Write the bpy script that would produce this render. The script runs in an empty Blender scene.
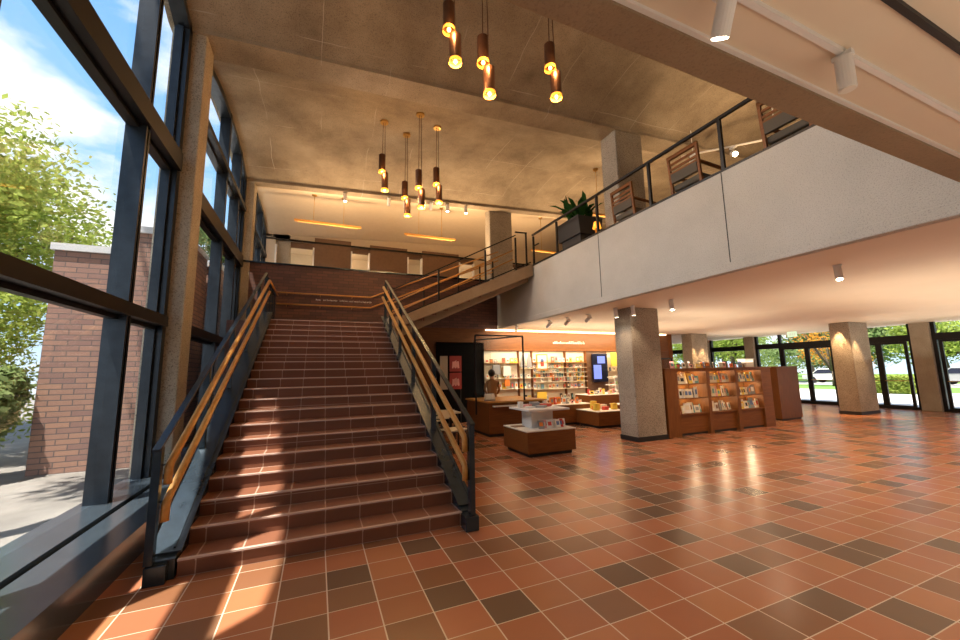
import bpy, bmesh, math, random
from mathutils import Vector, Matrix
random.seed(7)
C = bpy.context.scene.collection
S = bpy.context.scene
# ------------------------------------------------------------------ camera
cam = bpy.data.cameras.new('camera'); co = bpy.data.objects.new('camera', cam); C.objects.link(co)
yaw, pit, rol = .4007, .1325, -.0174
f = Vector((math.sin(yaw)*math.cos(pit), math.cos(yaw)*math.cos(pit), math.sin(pit)))
r = Vector((math.cos(yaw), -math.sin(yaw), 0)); u = r.cross(f)
r, u = r*math.cos(rol)+u*math.sin(rol), -r*math.sin(rol)+u*math.cos(rol)
m = Matrix((r, u, -f)).transposed().to_4x4(); m.translation = (0, 0, 1.684); co.matrix_world = m
cam.sensor_fit = 'HORIZONTAL'; cam.sensor_width = 36; cam.lens = 382.58/960*36; cam.clip_start = .05; cam.clip_end = 500
S.camera = co
S.view_settings.view_transform = 'Standard'; S.view_settings.look = 'None'
S.view_settings.exposure = 0.55; S.view_settings.gamma = 1
# ------------------------------------------------------------------ node helpers
class NT:
    def __init__(s, nt): s.nt = nt; nt.nodes.clear()
    def n(s, t, **k):
        o = s.nt.nodes.new(t)
        for a, b in k.items():
            if a == 'ins':
                for i, v in b.items(): o.inputs[i].default_value = v
            else: setattr(o, a, b)
        return o
    def l(s, a, b): s.nt.links.new(a, b)
    def math(s, op, a, b=None, clamp=False):
        o = s.n('ShaderNodeMath', operation=op, use_clamp=clamp)
        for i, v in enumerate((a, b)):
            if v is None: continue
            if isinstance(v, (int, float)): o.inputs[i].default_value = v
            else: s.l(v, o.inputs[i])
        return o.outputs[0]
    def mix(s, fac, a, b, blend='MIX'):
        o = s.n('ShaderNodeMix', data_type='RGBA', blend_type=blend)
        for i, v in ((0, fac), (6, a), (7, b)):
            if isinstance(v, (int, float)): o.inputs[i].default_value = v
            elif isinstance(v, tuple): o.inputs[i].default_value = v if len(v) == 4 else (*v, 1)
            else: s.l(v, o.inputs[i])
        return o.outputs[2]
    def ramp(s, fac, stops, interp='LINEAR'):
        o = s.n('ShaderNodeValToRGB'); o.color_ramp.interpolation = interp
        e = o.color_ramp.elements
        while len(e) < len(stops): e.new(.5)
        for el, (p, c) in zip(e, stops): el.position = p; el.color = (*c, 1) if len(c) == 3 else c
        s.l(fac, o.inputs[0]); return o.outputs[0]
    def noise(s, vec, scale, detail=3, rough=.55):
        o = s.n('ShaderNodeTexNoise', ins={'Scale': scale, 'Detail': detail, 'Roughness': rough})
        if vec is not None: s.l(vec, o.inputs['Vector'])
        return o.outputs[0]
# ------------------------------------------------------------------ world
w = bpy.data.worlds.new('sky'); S.world = w; w.use_nodes = True
t = NT(w.node_tree)
tc = t.n('ShaderNodeTexCoord').outputs['Generated']
sp = t.n('ShaderNodeSeparateXYZ'); t.l(tc, sp.inputs[0])
grad = t.ramp(t.math('MAXIMUM', sp.outputs[2], 0.0), [(0, (.62, .80, .95)), (.25, (.36, .64, .95)), (.7, (.17, .42, .85)), (1, (.12, .33, .78))])
mp = t.n('ShaderNodeMapping'); mp.inputs['Scale'].default_value = (1, 1, 1.9); mp.inputs['Location'].default_value = (.33, .15, .1); t.l(tc, mp.inputs[0])
cl = t.noise(mp.outputs[0], 3.1, 7, .56)
cm = t.ramp(cl, [(.47, (0, 0, 0)), (.60, (1, 1, 1))])
sky = t.mix(cm, grad, (1.0, 1.0, 1.0))
bg = t.n('ShaderNodeBackground', ins={'Strength': 1.15}); t.l(sky, bg.inputs[0])
out = t.n('ShaderNodeOutputWorld'); t.l(bg.outputs[0], out.inputs[0])
# ------------------------------------------------------------------ sun and large lights
def light(name, kind, loc, energy, color, rot=None, target=None, **k):
    L = bpy.data.lights.new(name, kind); o = bpy.data.objects.new(name, L); C.objects.link(o)
    o.location = loc; L.energy = energy; L.color = color
    for a, b in k.items(): setattr(L, a, b)
    if target is not None:
        d = Vector(target)-Vector(loc); o.rotation_euler = d.to_track_quat('-Z', 'Y').to_euler()
    return o
SUN_E = 10.0
light('sun', 'SUN', (-20, -6, 20), SUN_E, (1, .93, .82), target=(-20+.34, -6+.26, 20-1.2), angle=.012)
WARM = (1, .66, .36); WARM2 = (1, .74, .48)
# added fill spots without fixtures, brightening lobby, shop and porch side from above
for x, y, e in ((8.5, 2.0, 130), (8.5, 5.2, 130), (12.5, 2.5, 130), (12.5, 5.6, 130), (16.2, 3.0, 120), (16.2, 9.6, 120), (12.3, 10.3, 130), (9, 9.6, 110), (7.2, 11.3, 60)):
    light('ceiling_fill_spot', 'SPOT', (x, y, 3.1), e, WARM2, target=(x, y, 0), spot_size=2.4, spot_blend=.8, shadow_soft_size=.12)
for x, y, e in ((.6, .2, 55), (3.4, .2, 55), (3.6, -2.4, 60)):  # more added fill, under the overhead slab
    light('ceiling_fill_spot', 'SPOT', (x, y, 3.1), e, (1, .82, .62), target=(x, y, 0), spot_size=2.5, spot_blend=.8, shadow_soft_size=.12)
# uplights standing on the upper gallery floor that wash the vaulted ceiling
for x, y, e in ((.6, 13.2, 480), (4.5, 13.2, 560), (8.5, 13.4, 400), (9.2, 9.6, 330), (9.5, 4.6, 330), (14, 9, 250), (14, 4, 250)):
    light('uplight', 'SPOT', (x, y, 5.2), e, WARM, target=(x, y-.3, 9), spot_size=2.5, spot_blend=1, shadow_soft_size=.3)
# added upward fill sheets hanging unseen in mid-air to brighten the low ceiling
for x, y, z, sx, sy, e in ((10, 7.3, 1.80, 4.0, .5, 22), (12.0, 3.2, 1.78, 7, 3.5, 66), (17.5, 4.5, 1.78, 4, 5, 40), (17.3, 10.3, 1.78, 4, 3.2, 34), (8.2, 10.6, 2.0, 4.0, 1.2, 24), (11.6, 10.0, 1.78, 3, 3, 26), (2.5, -.6, 1.78, 5, 1.6, 24)):
    light('soffit_fill', 'AREA', (x, y, z), e, (1, .84, .66), target=(x, y+.001, z+3), shape='RECTANGLE', size=sx, size_y=sy)
# added neutral spots standing in for window daylight on balcony wall and stairs
for y, e, tz in ((1.6, 340, (5.9, 3.5, 3.9)), (7.8, 370, (5.9, 6.0, 4.0)), (11.9, 200, (5.9, 8.5, 4.0)), (7.9, 60, (.5, 8.5, 2))):
    light('daylight_fill_spot', 'SPOT', (-1.6, y, 6.7), e, (.95, .97, 1), target=tz, spot_size=1.5, spot_blend=1, shadow_soft_size=.3)
# shop cove light along the head of the wood wall
light('cove_light', 'AREA', (9.0, 11.75, 3.05), 62, WARM, target=(9.0, 12.3, 2.2), shape='RECTANGLE', size=6.0, size_y=.12)
light('shelf_light', 'AREA', (8.7, 11.5, 2.9), 70, (1, .86, .66), target=(8.7, 12.25, 1.2), shape='RECTANGLE', size=6.2, size_y=.2)
# ------------------------------------------------------------------ materials
def mat(name, col, rough=.6, metal=0, noise=0, nscale=8, col2=None, bump=0, bscale=60, spec=.5, emit=None, estr=0, coat=0):
    mt = bpy.data.materials.new(name); mt.use_nodes = True; t = NT(mt.node_tree)
    b = t.n('ShaderNodeBsdfPrincipled'); o = t.n('ShaderNodeOutputMaterial'); t.l(b.outputs[0], o.inputs[0])
    b.inputs['Roughness'].default_value = rough; b.inputs['Metallic'].default_value = metal
    b.inputs['Specular IOR Level'].default_value = spec; b.inputs['Coat Weight'].default_value = coat
    pos = t.n('ShaderNodeTexCoord').outputs['Object']
    c2 = col2 or tuple(x*(1-noise) for x in col)
    if noise or col2: t.l(t.mix(t.ramp(t.noise(pos, nscale, 5, .6), [(.35, (0, 0, 0)), (.65, (1, 1, 1))]), (*col, 1), (*c2, 1)), b.inputs['Base Color'])
    else:
        t.l(t.mix(t.math('MULTIPLY', t.noise(pos, 30, 2), .12), (*col, 1), tuple(x*.7 for x in col)), b.inputs['Base Color'])
    if bump:
        bp = t.n('ShaderNodeBump', ins={'Strength': bump, 'Distance': .01}); t.l(t.noise(pos, bscale, 3), bp.inputs['Height']); t.l(bp.outputs[0], b.inputs['Normal'])
    if emit: b.inputs['Emission Color'].default_value = (*emit, 1); b.inputs['Emission Strength'].default_value = estr
    return mt
def concrete(name, a, b, c, speck=.25, spscale=55, bump=.5, boards=0):
    mt = bpy.data.materials.new(name); mt.use_nodes = True; t = NT(mt.node_tree)
    bs = t.n('ShaderNodeBsdfPrincipled', ins={'Roughness': .85}); o = t.n('ShaderNodeOutputMaterial'); t.l(bs.outputs[0], o.inputs[0])
    pos = t.n('ShaderNodeTexCoord').outputs['Object']
    base = t.ramp(t.noise(pos, .9, 6, .6), [(.3, a), (.5, b), (.72, c)])
    sp_ = t.ramp(t.noise(pos, spscale, 2, .7), [(.36, (0, 0, 0)), (.46, (1, 1, 1)), (.62, (1, 1, 1)), (.7, (1.25, 1.2, 1.1))])
    col = t.mix(speck*2, base, t.mix(1, base, sp_, 'MULTIPLY'))
    if boards:
        s_ = t.n('ShaderNodeSeparateXYZ'); t.l(pos, s_.inputs[0])
        for axis, per, wd in ((0, 1.22, .012), (1, 1.7, .008)):
            wob = t.math('ADD', s_.outputs[axis], t.math('MULTIPLY', t.noise(pos, .6), .25))
            fr = t.math('FRACT', t.math('DIVIDE', wob, per))
            line = t.math('LESS_THAN', fr, wd)
            line = t.math('MULTIPLY', line, t.ramp(t.noise(pos, .7), [(.48, (0, 0, 0)), (.58, (1, 1, 1))]))
            col = t.mix(t.math('MULTIPLY', line, .45), col, (.62, .58, .5))
    t.l(col, bs.inputs['Base Color'])
    bp = t.n('ShaderNodeBump', ins={'Strength': bump, 'Distance': .02}); t.l(t.noise(pos, spscale, 3), bp.inputs['Height']); t.l(bp.outputs[0], bs.inputs['Normal'])
    return mt
def tile_floor():
    mt = bpy.data.materials.new('quarry_tile_floor'); mt.use_nodes = True; t = NT(mt.node_tree)
    bs = t.n('ShaderNodeBsdfPrincipled', ins={'Specular IOR Level': .5}); o = t.n('ShaderNodeOutputMaterial'); t.l(bs.outputs[0], o.inputs[0])
    pos = t.n('ShaderNodeTexCoord').outputs['Object']; s_ = t.n('ShaderNodeSeparateXYZ'); t.l(pos, s_.inputs[0])
    fx = t.math('FRACT', t.math('DIVIDE', t.math('ADD', s_.outputs[0], 50*.345-.1287), .345))
    fy = t.math('FRACT', t.math('DIVIDE', t.math('ADD', s_.outputs[1], 50*.3055-3.775), .3055))
    dx = t.math('MINIMUM', fx, t.math('SUBTRACT', 1, fx)); dy = t.math('MINIMUM', fy, t.math('SUBTRACT', 1, fy))
    gx = t.math('LESS_THAN', dx, .014); gy = t.math('LESS_THAN', dy, .012)
    g = t.math('MAXIMUM', gx, gy)
    at = t.n('ShaderNodeAttribute', attribute_name='tile')
    col = t.mix(t.math('MULTIPLY', t.noise(pos, 2.2, 3), .3), at.outputs['Color'], (.20, .085, .04))
    col = t.mix(g, col, (.68, .54, .41)); t.l(col, bs.inputs['Base Color'])
    t.l(t.math('ADD', .19, t.math('MULTIPLY', t.noise(pos, .8, 2), .10)), bs.inputs['Roughness'])
    bp = t.n('ShaderNodeBump', ins={'Strength': .12, 'Distance': .01})
    h = t.math('SUBTRACT', t.math('MULTIPLY', t.noise(pos, 4, 2), .12), t.math('MULTIPLY', g, .2)); t.l(h, bp.inputs['Height']); t.l(bp.outputs[0], bs.inputs['Normal'])
    return mt
def tiles(name, c1, c2, gr, sx, sz, ox=0, axis='XZ', rough=.4, gw=.012, offset=0., mortar_frac=None):
    """bond of tiles or bricks on an upright or level face, in metres"""
    mt = bpy.data.materials.new(name); mt.use_nodes = True; t = NT(mt.node_tree)
    bs = t.n('ShaderNodeBsdfPrincipled', ins={'Roughness': rough}); o = t.n('ShaderNodeOutputMaterial'); t.l(bs.outputs[0], o.inputs[0])
    pos = t.n('ShaderNodeTexCoord').outputs['Object']; s_ = t.n('ShaderNodeSeparateXYZ'); t.l(pos, s_.inputs[0])
    idx = {'X': 0, 'Y': 1, 'Z': 2}
    cb = t.n('ShaderNodeCombineXYZ')
    if axis == 'HZ': a = t.math('ADD', s_.outputs[0], s_.outputs[1])
    else: a = s_.outputs[idx[axis[0]]]
    t.l(t.math('ADD', a, 60*sx-ox), cb.inputs[0]); t.l(t.math('ADD', s_.outputs[idx[axis[1]]], 60*sz), cb.inputs[1])
    br = t.n('ShaderNodeTexBrick', offset=offset, ins={'Scale': 1, 'Mortar Size': gw/2, 'Mortar Smooth': .1, 'Brick Width': sx, 'Row Height': sz, 'Bias': 0})
    br.inputs['Color1'].default_value = (*c1, 1); br.inputs['Color2'].default_value = (*c2, 1); br.inputs['Mortar'].default_value = (*gr, 1)
    t.l(cb.outputs[0], br.inputs['Vector'])
    col = t.mix(t.math('MULTIPLY', t.noise(pos, 6, 4), .3), br.outputs[0], tuple(x*.5 for x in c1)); t.l(col, bs.inputs['Base Color'])
    bp = t.n('ShaderNodeBump', ins={'Strength': .3, 'Distance': .01}, invert=True); t.l(br.outputs[1], bp.inputs['Height']); t.l(bp.outputs[0], bs.inputs['Normal'])
    return mt
def wood(name, c1, c2, axis=2, rough=.35, scale=1.):
    mt = bpy.data.materials.new(name); mt.use_nodes = True; t = NT(mt.node_tree)
    bs = t.n('ShaderNodeBsdfPrincipled', ins={'Roughness': rough, 'Specular IOR Level': .3}); o = t.n('ShaderNodeOutputMaterial'); t.l(bs.outputs[0], o.inputs[0])
    pos = t.n('ShaderNodeTexCoord').outputs['Object']; mp = t.n('ShaderNodeMapping')
    sc = [14*scale]*3; sc[axis] = 1.2*scale; mp.inputs['Scale'].default_value = sc; t.l(pos, mp.inputs[0])
    t.l(t.mix(t.ramp(t.noise(mp.outputs[0], 2.2, 5, .6), [(.32, (0, 0, 0)), (.68, (1, 1, 1))]), c1, c2), bs.inputs['Base Color'])
    return mt
def glass(name, tint=(1, 1, 1), refl=.5):
    mt = bpy.data.materials.new(name); mt.use_nodes = True; t = NT(mt.node_tree)
    a = t.n('ShaderNodeBsdfTransparent'); a.inputs[0].default_value = (*tint, 1); g = t.n('ShaderNodeBsdfGlossy', ins={'Roughness': .02})
    fr = t.n('ShaderNodeFresnel', ins={'IOR': 1.45}); mx = t.n('ShaderNodeMixShader'); t.l(t.math('MULTIPLY', fr.outputs[0], refl), mx.inputs[0])
    t.l(a.outputs[0], mx.inputs[1]); t.l(g.outputs[0], mx.inputs[2]); o = t.n('ShaderNodeOutputMaterial'); t.l(mx.outputs[0], o.inputs[0]); return mt
def leafm(name, c1, c2, tr=.35):
    mt = bpy.data.materials.new(name); mt.use_nodes = True; t = NT(mt.node_tree)
    pos = t.n('ShaderNodeTexCoord').outputs['Object']; gi = t.n('ShaderNodeNewGeometry').outputs['Random Per Island']
    col = t.mix(gi, c1, c2); d = t.n('ShaderNodeBsdfDiffuse'); t.l(col, d.inputs[0]); tl = t.n('ShaderNodeBsdfTranslucent'); t.l(col, tl.inputs[0])
    mx = t.n('ShaderNodeMixShader', ins={0: tr}); t.l(d.outputs[0], mx.inputs[1]); t.l(tl.outputs[0], mx.inputs[2]); o = t.n('ShaderNodeOutputMaterial'); t.l(mx.outputs[0], o.inputs[0]); return mt
M = {}
M['ceil'] = concrete('ceiling_concrete', (.20, .155, .105), (.31, .25, .175), (.42, .35, .255), .2, 60, .35, boards=1)
M['beam'] = concrete('beam_concrete', (.25, .17, .095), (.31, .22, .13), (.37, .27, .165), .07, 70, .4)
M['fascia'] = concrete('fascia_concrete', (.46, .45, .41), (.51, .50, .455), (.56, .545, .50), .13, 70, .4)
M['agg'] = concrete('rough_aggregate_concrete', (.31, .27, .21), (.40, .35, .28), (.47, .42, .34), .34, 55, 1.2)
M['pil'] = concrete('pilaster_concrete', (.34, .29, .21), (.42, .36, .27), (.5, .44, .34), .3, 70, .6)
M['floor'] = tile_floor()
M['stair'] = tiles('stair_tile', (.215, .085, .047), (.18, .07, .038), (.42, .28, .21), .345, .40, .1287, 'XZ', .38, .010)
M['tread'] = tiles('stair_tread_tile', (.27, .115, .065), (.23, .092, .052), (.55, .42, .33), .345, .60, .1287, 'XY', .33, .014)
M['nosing'] = mat('pale_nosing_tile', (.60, .45, .38), .35)
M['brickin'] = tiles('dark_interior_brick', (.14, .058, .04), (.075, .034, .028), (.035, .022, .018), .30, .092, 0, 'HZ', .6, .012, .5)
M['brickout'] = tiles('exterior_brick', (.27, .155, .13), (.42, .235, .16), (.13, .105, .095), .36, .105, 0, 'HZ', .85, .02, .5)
M['steel'] = mat('blue_black_steel', (.05, .075, .10), .26, .6, .3)
M['frame'] = mat('bronze_window_frame', (.022, .03, .04), .32, .4, .3)
M['frame2'] = mat('dark_bronze_frame', (.009, .008, .008), .42, .0, spec=.3)
M['sill'] = mat('painted_metal_sill', (.10, .135, .17), .22, .6, .15)
M['oak'] = wood('honey_oak', (.50, .24, .055), (.62, .32, .09), 1, .3)
M['walnut'] = wood('walnut', (.15, .052, .012), (.22, .082, .02), 2, .5)
M['walnut2'] = wood('red_brown_veneer', (.15, .050, .011), (.22, .080, .018), 0, .5)
M['orangewood'] = wood('orange_wood_panel', (.12, .045, .011), (.18, .07, .017), 0, .4)
M['soffit'] = mat('peach_plaster', (.76, .655, .50), .7, noise=.05, nscale=1)
M['white'] = mat('white_paint', (.78, .76, .72), .45)
M['paper'] = mat('paper_white', (.8, .76, .66), .6)
M['black'] = mat('black_metal', (.012, .012, .013), .4, .3)
M['plinth'] = mat('black_plinth', (.015, .013, .012), .6)
M['glass'] = glass('window_glass', (1, 1, 1), .22)
M['glass2'] = glass('case_glass', (.96, .98, .97), .7)
M['brass'] = mat('brass', (.55, .33, .10), .3, .9)
M['shade'] = mat('bronze_lamp_tube', (.12, .055, .03), .32, .7, .2)
M['bulb'] = mat('glowing_bulb', (1, .6, .2), .3, emit=(1, .45, .11), estr=9)
M['amber'] = mat('amber_glass', (.9, .45, .06), .15, emit=(1, .33, .03), estr=1.2)
M['dimglow'] = mat('dim_glow_strip', (.8, .4, .1), .3, emit=(1, .5, .15), estr=.3)
M['void'] = mat('unlit_black', (.004, .004, .004), .9, spec=.1)
M['lampon'] = mat('lamp_face', (1, .9, .7), .4, emit=(1, .86, .62), estr=14)
M['cove'] = mat('cove_strip', (1, .85, .6), .4, emit=(1, .78, .5), estr=3.0)
M['patio'] = mat('patio_concrete', (.23, .215, .195), .85, noise=.3, nscale=1.5)
M['grass'] = mat('lawn_grass', (.13, .26, .04), .95, noise=.35, nscale=3, bump=.6)
M['asphalt'] = mat('pale_pavement', (.62, .60, .57), .9, noise=.1, nscale=2)
M['coping'] = mat('pale_coping', (.62, .62, .62), .6)
M['leafy'] = leafm('sunlit_yellow_green_leaves', (.22, .30, .05), (.38, .45, .11), .45)
M['leafd'] = leafm('deep_green_leaves', (.13, .20, .07), (.27, .34, .14), .45)
M['leafo'] = leafm('orange_leaves', (.6, .22, .03), (.7, .35, .06), .4)
M['plant'] = leafm('house_plant_leaves', (.015, .05, .012), (.03, .09, .02), .15)
M['bark'] = mat('bark', (.12, .085, .06), .9, noise=.4, nscale=12, bump=.6)
M['greywall'] = mat('grey_plaster', (.42, .36, .28), .8, noise=.06)
M['brownpanel'] = mat('brown_panel', (.16, .085, .045), .5, noise=.15)
M['gallery'] = mat('gallery_plaster', (.58, .48, .35), .8, noise=.05)
M['skin'] = mat('skin', (.5, .28, .18), .55); M['hair'] = mat('black_hair', (.012, .009, .008), .5); M['tan'] = mat('tan_shirt', (.30, .16, .06), .8)
M['cushion'] = mat('grey_cushion', (.10, .085, .065), .9); M['planter'] = mat('charcoal_planter', (.03, .03, .032), .5)
M['exitg'] = mat('exit_sign_face', (.5, .6, .5), .5, emit=(.6, .9, .65), estr=.5)
M['scrn'] = mat('blue_screen', (.05, .08, .3), .2, emit=(.22, .27, .85), estr=.9)
M['scrd'] = mat('dark_screen', (.01, .012, .03), .15)
cols = {'cream': (.8, .72, .55), 'white': (.85, .83, .78), 'yellow': (.85, .6, .08), 'red': (.65, .07, .05), 'orange': (.85, .25, .04), 'grey': (.3, .3, .3), 'black': (.012, .012, .012), 'blue': (.12, .2, .42), 'pink': (.8, .4, .38), 'green': (.2, .33, .14), 'brown': (.26, .13, .06), 'teal': (.15, .36, .36)}
M['darkred'] = mat('dark_red_print', (.30, .03, .025), .6)
for k, v in cols.items(): M['b_'+k] = mat('cover_'+k, v, .5)
# ------------------------------------------------------------------ mesh helpers
class MB:
    def __init__(s): s.v = []; s.f = []
    def add(s, vs, fs):
        n = len(s.v); s.v += [tuple(v) for v in vs]; s.f += [[i+n for i in q] for q in fs]; return s
    def box(s, x0, y0, z0, x1, y1, z1):
        return s.add([(x0, y0, z0), (x1, y0, z0), (x1, y1, z0), (x0, y1, z0), (x0, y0, z1), (x1, y0, z1), (x1, y1, z1), (x0, y1, z1)],
                     [(0, 3, 2, 1), (4, 5, 6, 7), (0, 1, 5, 4), (1, 2, 6, 5), (2, 3, 7, 6), (3, 0, 4, 7)])
    def bar(s, a, b, w, h=None, up=(0, 0, 1)):
        h = h or w; a = Vector(a); b = Vector(b); d = (b-a).normalized(); up = Vector(up)
        if abs(d.dot(up)) > .999: up = Vector((0, 1, 0))
        x = d.cross(up).normalized(); y = x.cross(d); vs = []
        for p in (a, b):
            for i, j in ((-1, -1), (1, -1), (1, 1), (-1, 1)): vs.append(p+x*i*w/2+y*j*h/2)
        return s.add(vs, [(0, 1, 2, 3), (7, 6, 5, 4), (0, 4, 5, 1), (1, 5, 6, 2), (2, 6, 7, 3), (3, 7, 4, 0)])
    def tube(s, pts, rr, n=10, cap=True):
        pts = [Vector(p) for p in pts]; rs = rr if isinstance(rr, (list, tuple)) else [rr]*len(pts)
        base = len(s.v); prev = None
        for i, p in enumerate(pts):
            d = (pts[min(i+1, len(pts)-1)]-pts[max(i-1, 0)]).normalized()
            if prev is None:
                q = Vector((0, 0, 1)) if abs(d.z) < .9 else Vector((1, 0, 0)); x = d.cross(q).normalized()
            else: x = (prev-d*prev.dot(d)).normalized()
            prev = x; y = d.cross(x)
            for k in range(n):
                a = 2*math.pi*k/n; s.v.append(tuple(p+(x*math.cos(a)+y*math.sin(a))*rs[i]))
        for i in range(len(pts)-1):
            for k in range(n):
                s.f.append([base+i*n+k, base+i*n+(k+1) % n, base+(i+1)*n+(k+1) % n, base+(i+1)*n+k])
        if cap: s.f.append([base+k for k in range(n)][::-1]); s.f.append([base+(len(pts)-1)*n+k for k in range(n)])
        return s
    def prism(s, poly, ax, a, b):
        """extrude a 2-D outline along axis ax from a to b (outline in the other two axes in order)"""
        n = len(poly); vs = []
        for t_ in (a, b):
            for p in poly:
                q = list(p); q.insert('xyz'.index(ax), t_); vs.append(q)
        fs = [list(range(n))[::-1], [n+i for i in range(n)]]+[[i, (i+1) % n, n+(i+1) % n, n+i] for i in range(n)]
        return s.add(vs, fs)
    def sphere(s, c, rx, ry=None, rz=None, n=12, m=8):
        ry = ry or rx; rz = rz or rx; vs = [(c[0], c[1], c[2]-rz)]
        for j in range(1, m):
            p = math.pi*j/m-math.pi/2
            for i in range(n):
                a = 2*math.pi*i/n; vs.append((c[0]+rx*math.cos(p)*math.cos(a), c[1]+ry*math.cos(p)*math.sin(a), c[2]+rz*math.sin(p)))
        vs.append((c[0], c[1], c[2]+rz)); fs = [[0, 1+(i+1) % n, 1+i] for i in range(n)]
        for j in range(m-2):
            for i in range(n): fs.append([1+j*n+i, 1+j*n+(i+1) % n, 1+(j+1)*n+(i+1) % n, 1+(j+1)*n+i])
        l = len(vs)-1; fs += [[l, 1+(m-2)*n+i, 1+(m-2)*n+(i+1) % n] for i in range(n)]
        return s.add(vs, fs)
    def build(s, name, mt, parent=None, smooth=False, bevel=0, loc=None):
        me = bpy.data.meshes.new(name); vs = s.v
        if loc: vs = [(a-loc[0], b-loc[1], c-loc[2]) for a, b, c in vs]
        me.from_pydata(vs, [], s.f)
        bm = bmesh.new(); bm.from_mesh(me); bmesh.ops.recalc_face_normals(bm, faces=bm.faces); bm.to_mesh(me); bm.free()
        o = bpy.data.objects.new(name, me); C.objects.link(o); me.materials.append(M[mt] if isinstance(mt, str) else mt)
        if loc: o.location = loc
        if parent is not None: o.parent = parent
        if smooth: me.polygons.foreach_set('use_smooth', [True]*len(me.polygons))
        if bevel:
            b = o.modifiers.new('bevel', 'BEVEL'); b.width = bevel; b.segments = 2; b.limit_method = 'ANGLE'
        return o
def struct(o): o['kind'] = 'structure'; return o
def tag(o, label, cat, group=None, kind=None):
    o['label'] = label; o['category'] = cat
    if group: o['group'] = group
    if kind: o['kind'] = kind
    return o
def thing(name, label, cat, loc=(0, 0, 0), rz=0, group=None):
    o = bpy.data.objects.new(name, None); C.objects.link(o); o.location = loc; o.rotation_euler = (0, 0, rz); o.empty_display_size = .1
    return tag(o, label, cat, group)
def kids(o): return [c for c in C.objects if c.parent == o]
def dup(o, loc, rz=None, label=None, group=None, parent=None):
    c = o.copy(); C.objects.link(c); c.parent = parent
    if parent is None:
        c.location = loc
        if rz is not None: c.rotation_euler = (0, 0, rz)
        if label: c['label'] = label
        if group: c['group'] = group
    for ch in kids(o): dup(ch, None, parent=c)
    return c
# ------------------------------------------------------------------ the floor
def make_floor():
    x0, sx, y0, sy = .1287, .345, 3.775, .3055
    dark = {(3, -4), (5, -1), (6, -4), (10, -1), (9, -3), (5, 1), (7, 3), (9, -5), (9, -7), (10, -8), (12, -6), (13, -6), (12, -5), (12, -4), (15, -3), (15, -7), (0, -1), (2, 0), (2, -3)}
    mid = {(6, -2), (9, -1), (5, -5), (7, -4), (7, -7), (-1, -3), (-3, -2), (-1, -1), (0, -2), (3, -1)}
    rnd = random.Random(3); vs = []; fs = []; fc = []
    i0, i1, j0, j1 = -8, 59, -30, 47
    vid = {}
    for i in range(i0, i1+1):
        for j in range(j0, j1+1):
            vid[i, j] = len(vs); vs.append((x0+i*sx, y0+j*sy, 0))
    for i in range(i0, i1):
        for j in range(j0, j1):
            fs.append((vid[i, j], vid[i+1, j], vid[i+1, j+1], vid[i, j+1]))
            q = rnd.random(); near = -8 <= j <= -1 and -3 <= i <= 13
            if (i, j) in dark: c = (.13, .085, .055)
            elif (i, j) in mid: c = (.24, .125, .07)
            elif q < .06 and not near: c = (.15, .09, .055)
            elif q < .25: c = (.23, .105, .052)
            else:
                k = rnd.uniform(.85, 1.12); c = (.43*k, .165*k*rnd.uniform(.94, 1.1), .082*k)
            fc.append(c)
    me = bpy.data.meshes.new('floor'); me.from_pydata(vs, [], fs)
    at = me.color_attributes.new('tile', 'FLOAT_COLOR', 'CORNER')
    for p, c in zip(me.polygons, fc):
        for l in p.loop_indices: at.data[l].color = (*c, 1)
    me.materials.append(M['floor']); o = bpy.data.objects.new('floor', me); C.objects.link(o); struct(o)
make_floor()
XG = -2.20           # plane of the window glass
def ribz(x): return 7.32+.052*(x+1.9)
BAYS = [(1.75, 6.95), (7.4, 12.25), (12.7, 17.0)]
def vault(x, y):
    for a, b in BAYS:
        if a < y < b:
            t_ = abs(2*(y-a)/(b-a)-1); return ribz(x)+.50*(1-t_**2.6)
    return ribz(x)
def surf(name, fn, xs, ys, mt):
    vs = [fn(x, y) for x in xs for y in ys]; n = len(ys)
    fs = [(i*n+j, (i+1)*n+j, (i+1)*n+j+1, i*n+j+1) for i in range(len(xs)-1) for j in range(n-1)]
    nb = len(vs); vs += [(a, b, c+.3) for a, b, c in vs]; fs += [tuple(q+nb for q in t_)[::-1] for t_ in fs]
    o = MB().add(vs, fs).build(name, mt, smooth=False); struct(o); return o
ys = []
yy = -6.0
while yy < 17.3: ys.append(round(yy, 3)); yy += .17
surf('ceiling', lambda x, y: (x, y, vault(x, y)), [-2.4+i*1.2 for i in range(20)], [y for y in ys if y < 12.5], 'ceil')
surf('ceiling_gallery', lambda x, y: (x, y, vault(x, y)), [-2.4+i*1.2 for i in range(20)], [12.48]+[y for y in ys if y > 12.5], 'gallery')
for y0 in (6.9, 12.2): struct(MB().add([(x, y, ribz(x)+dz) for x in (-2.3, 20.6) for y in (y0, y0+.3+.28*(y0 < 7)) for dz in (-.05, .1)], [(0, 1, 3, 2), (4, 6, 7, 5), (0, 4, 5, 1), (2, 3, 7, 6), (0, 2, 6, 4), (1, 5, 7, 3)]).build('ceiling_rib', 'ceil'))
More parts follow.
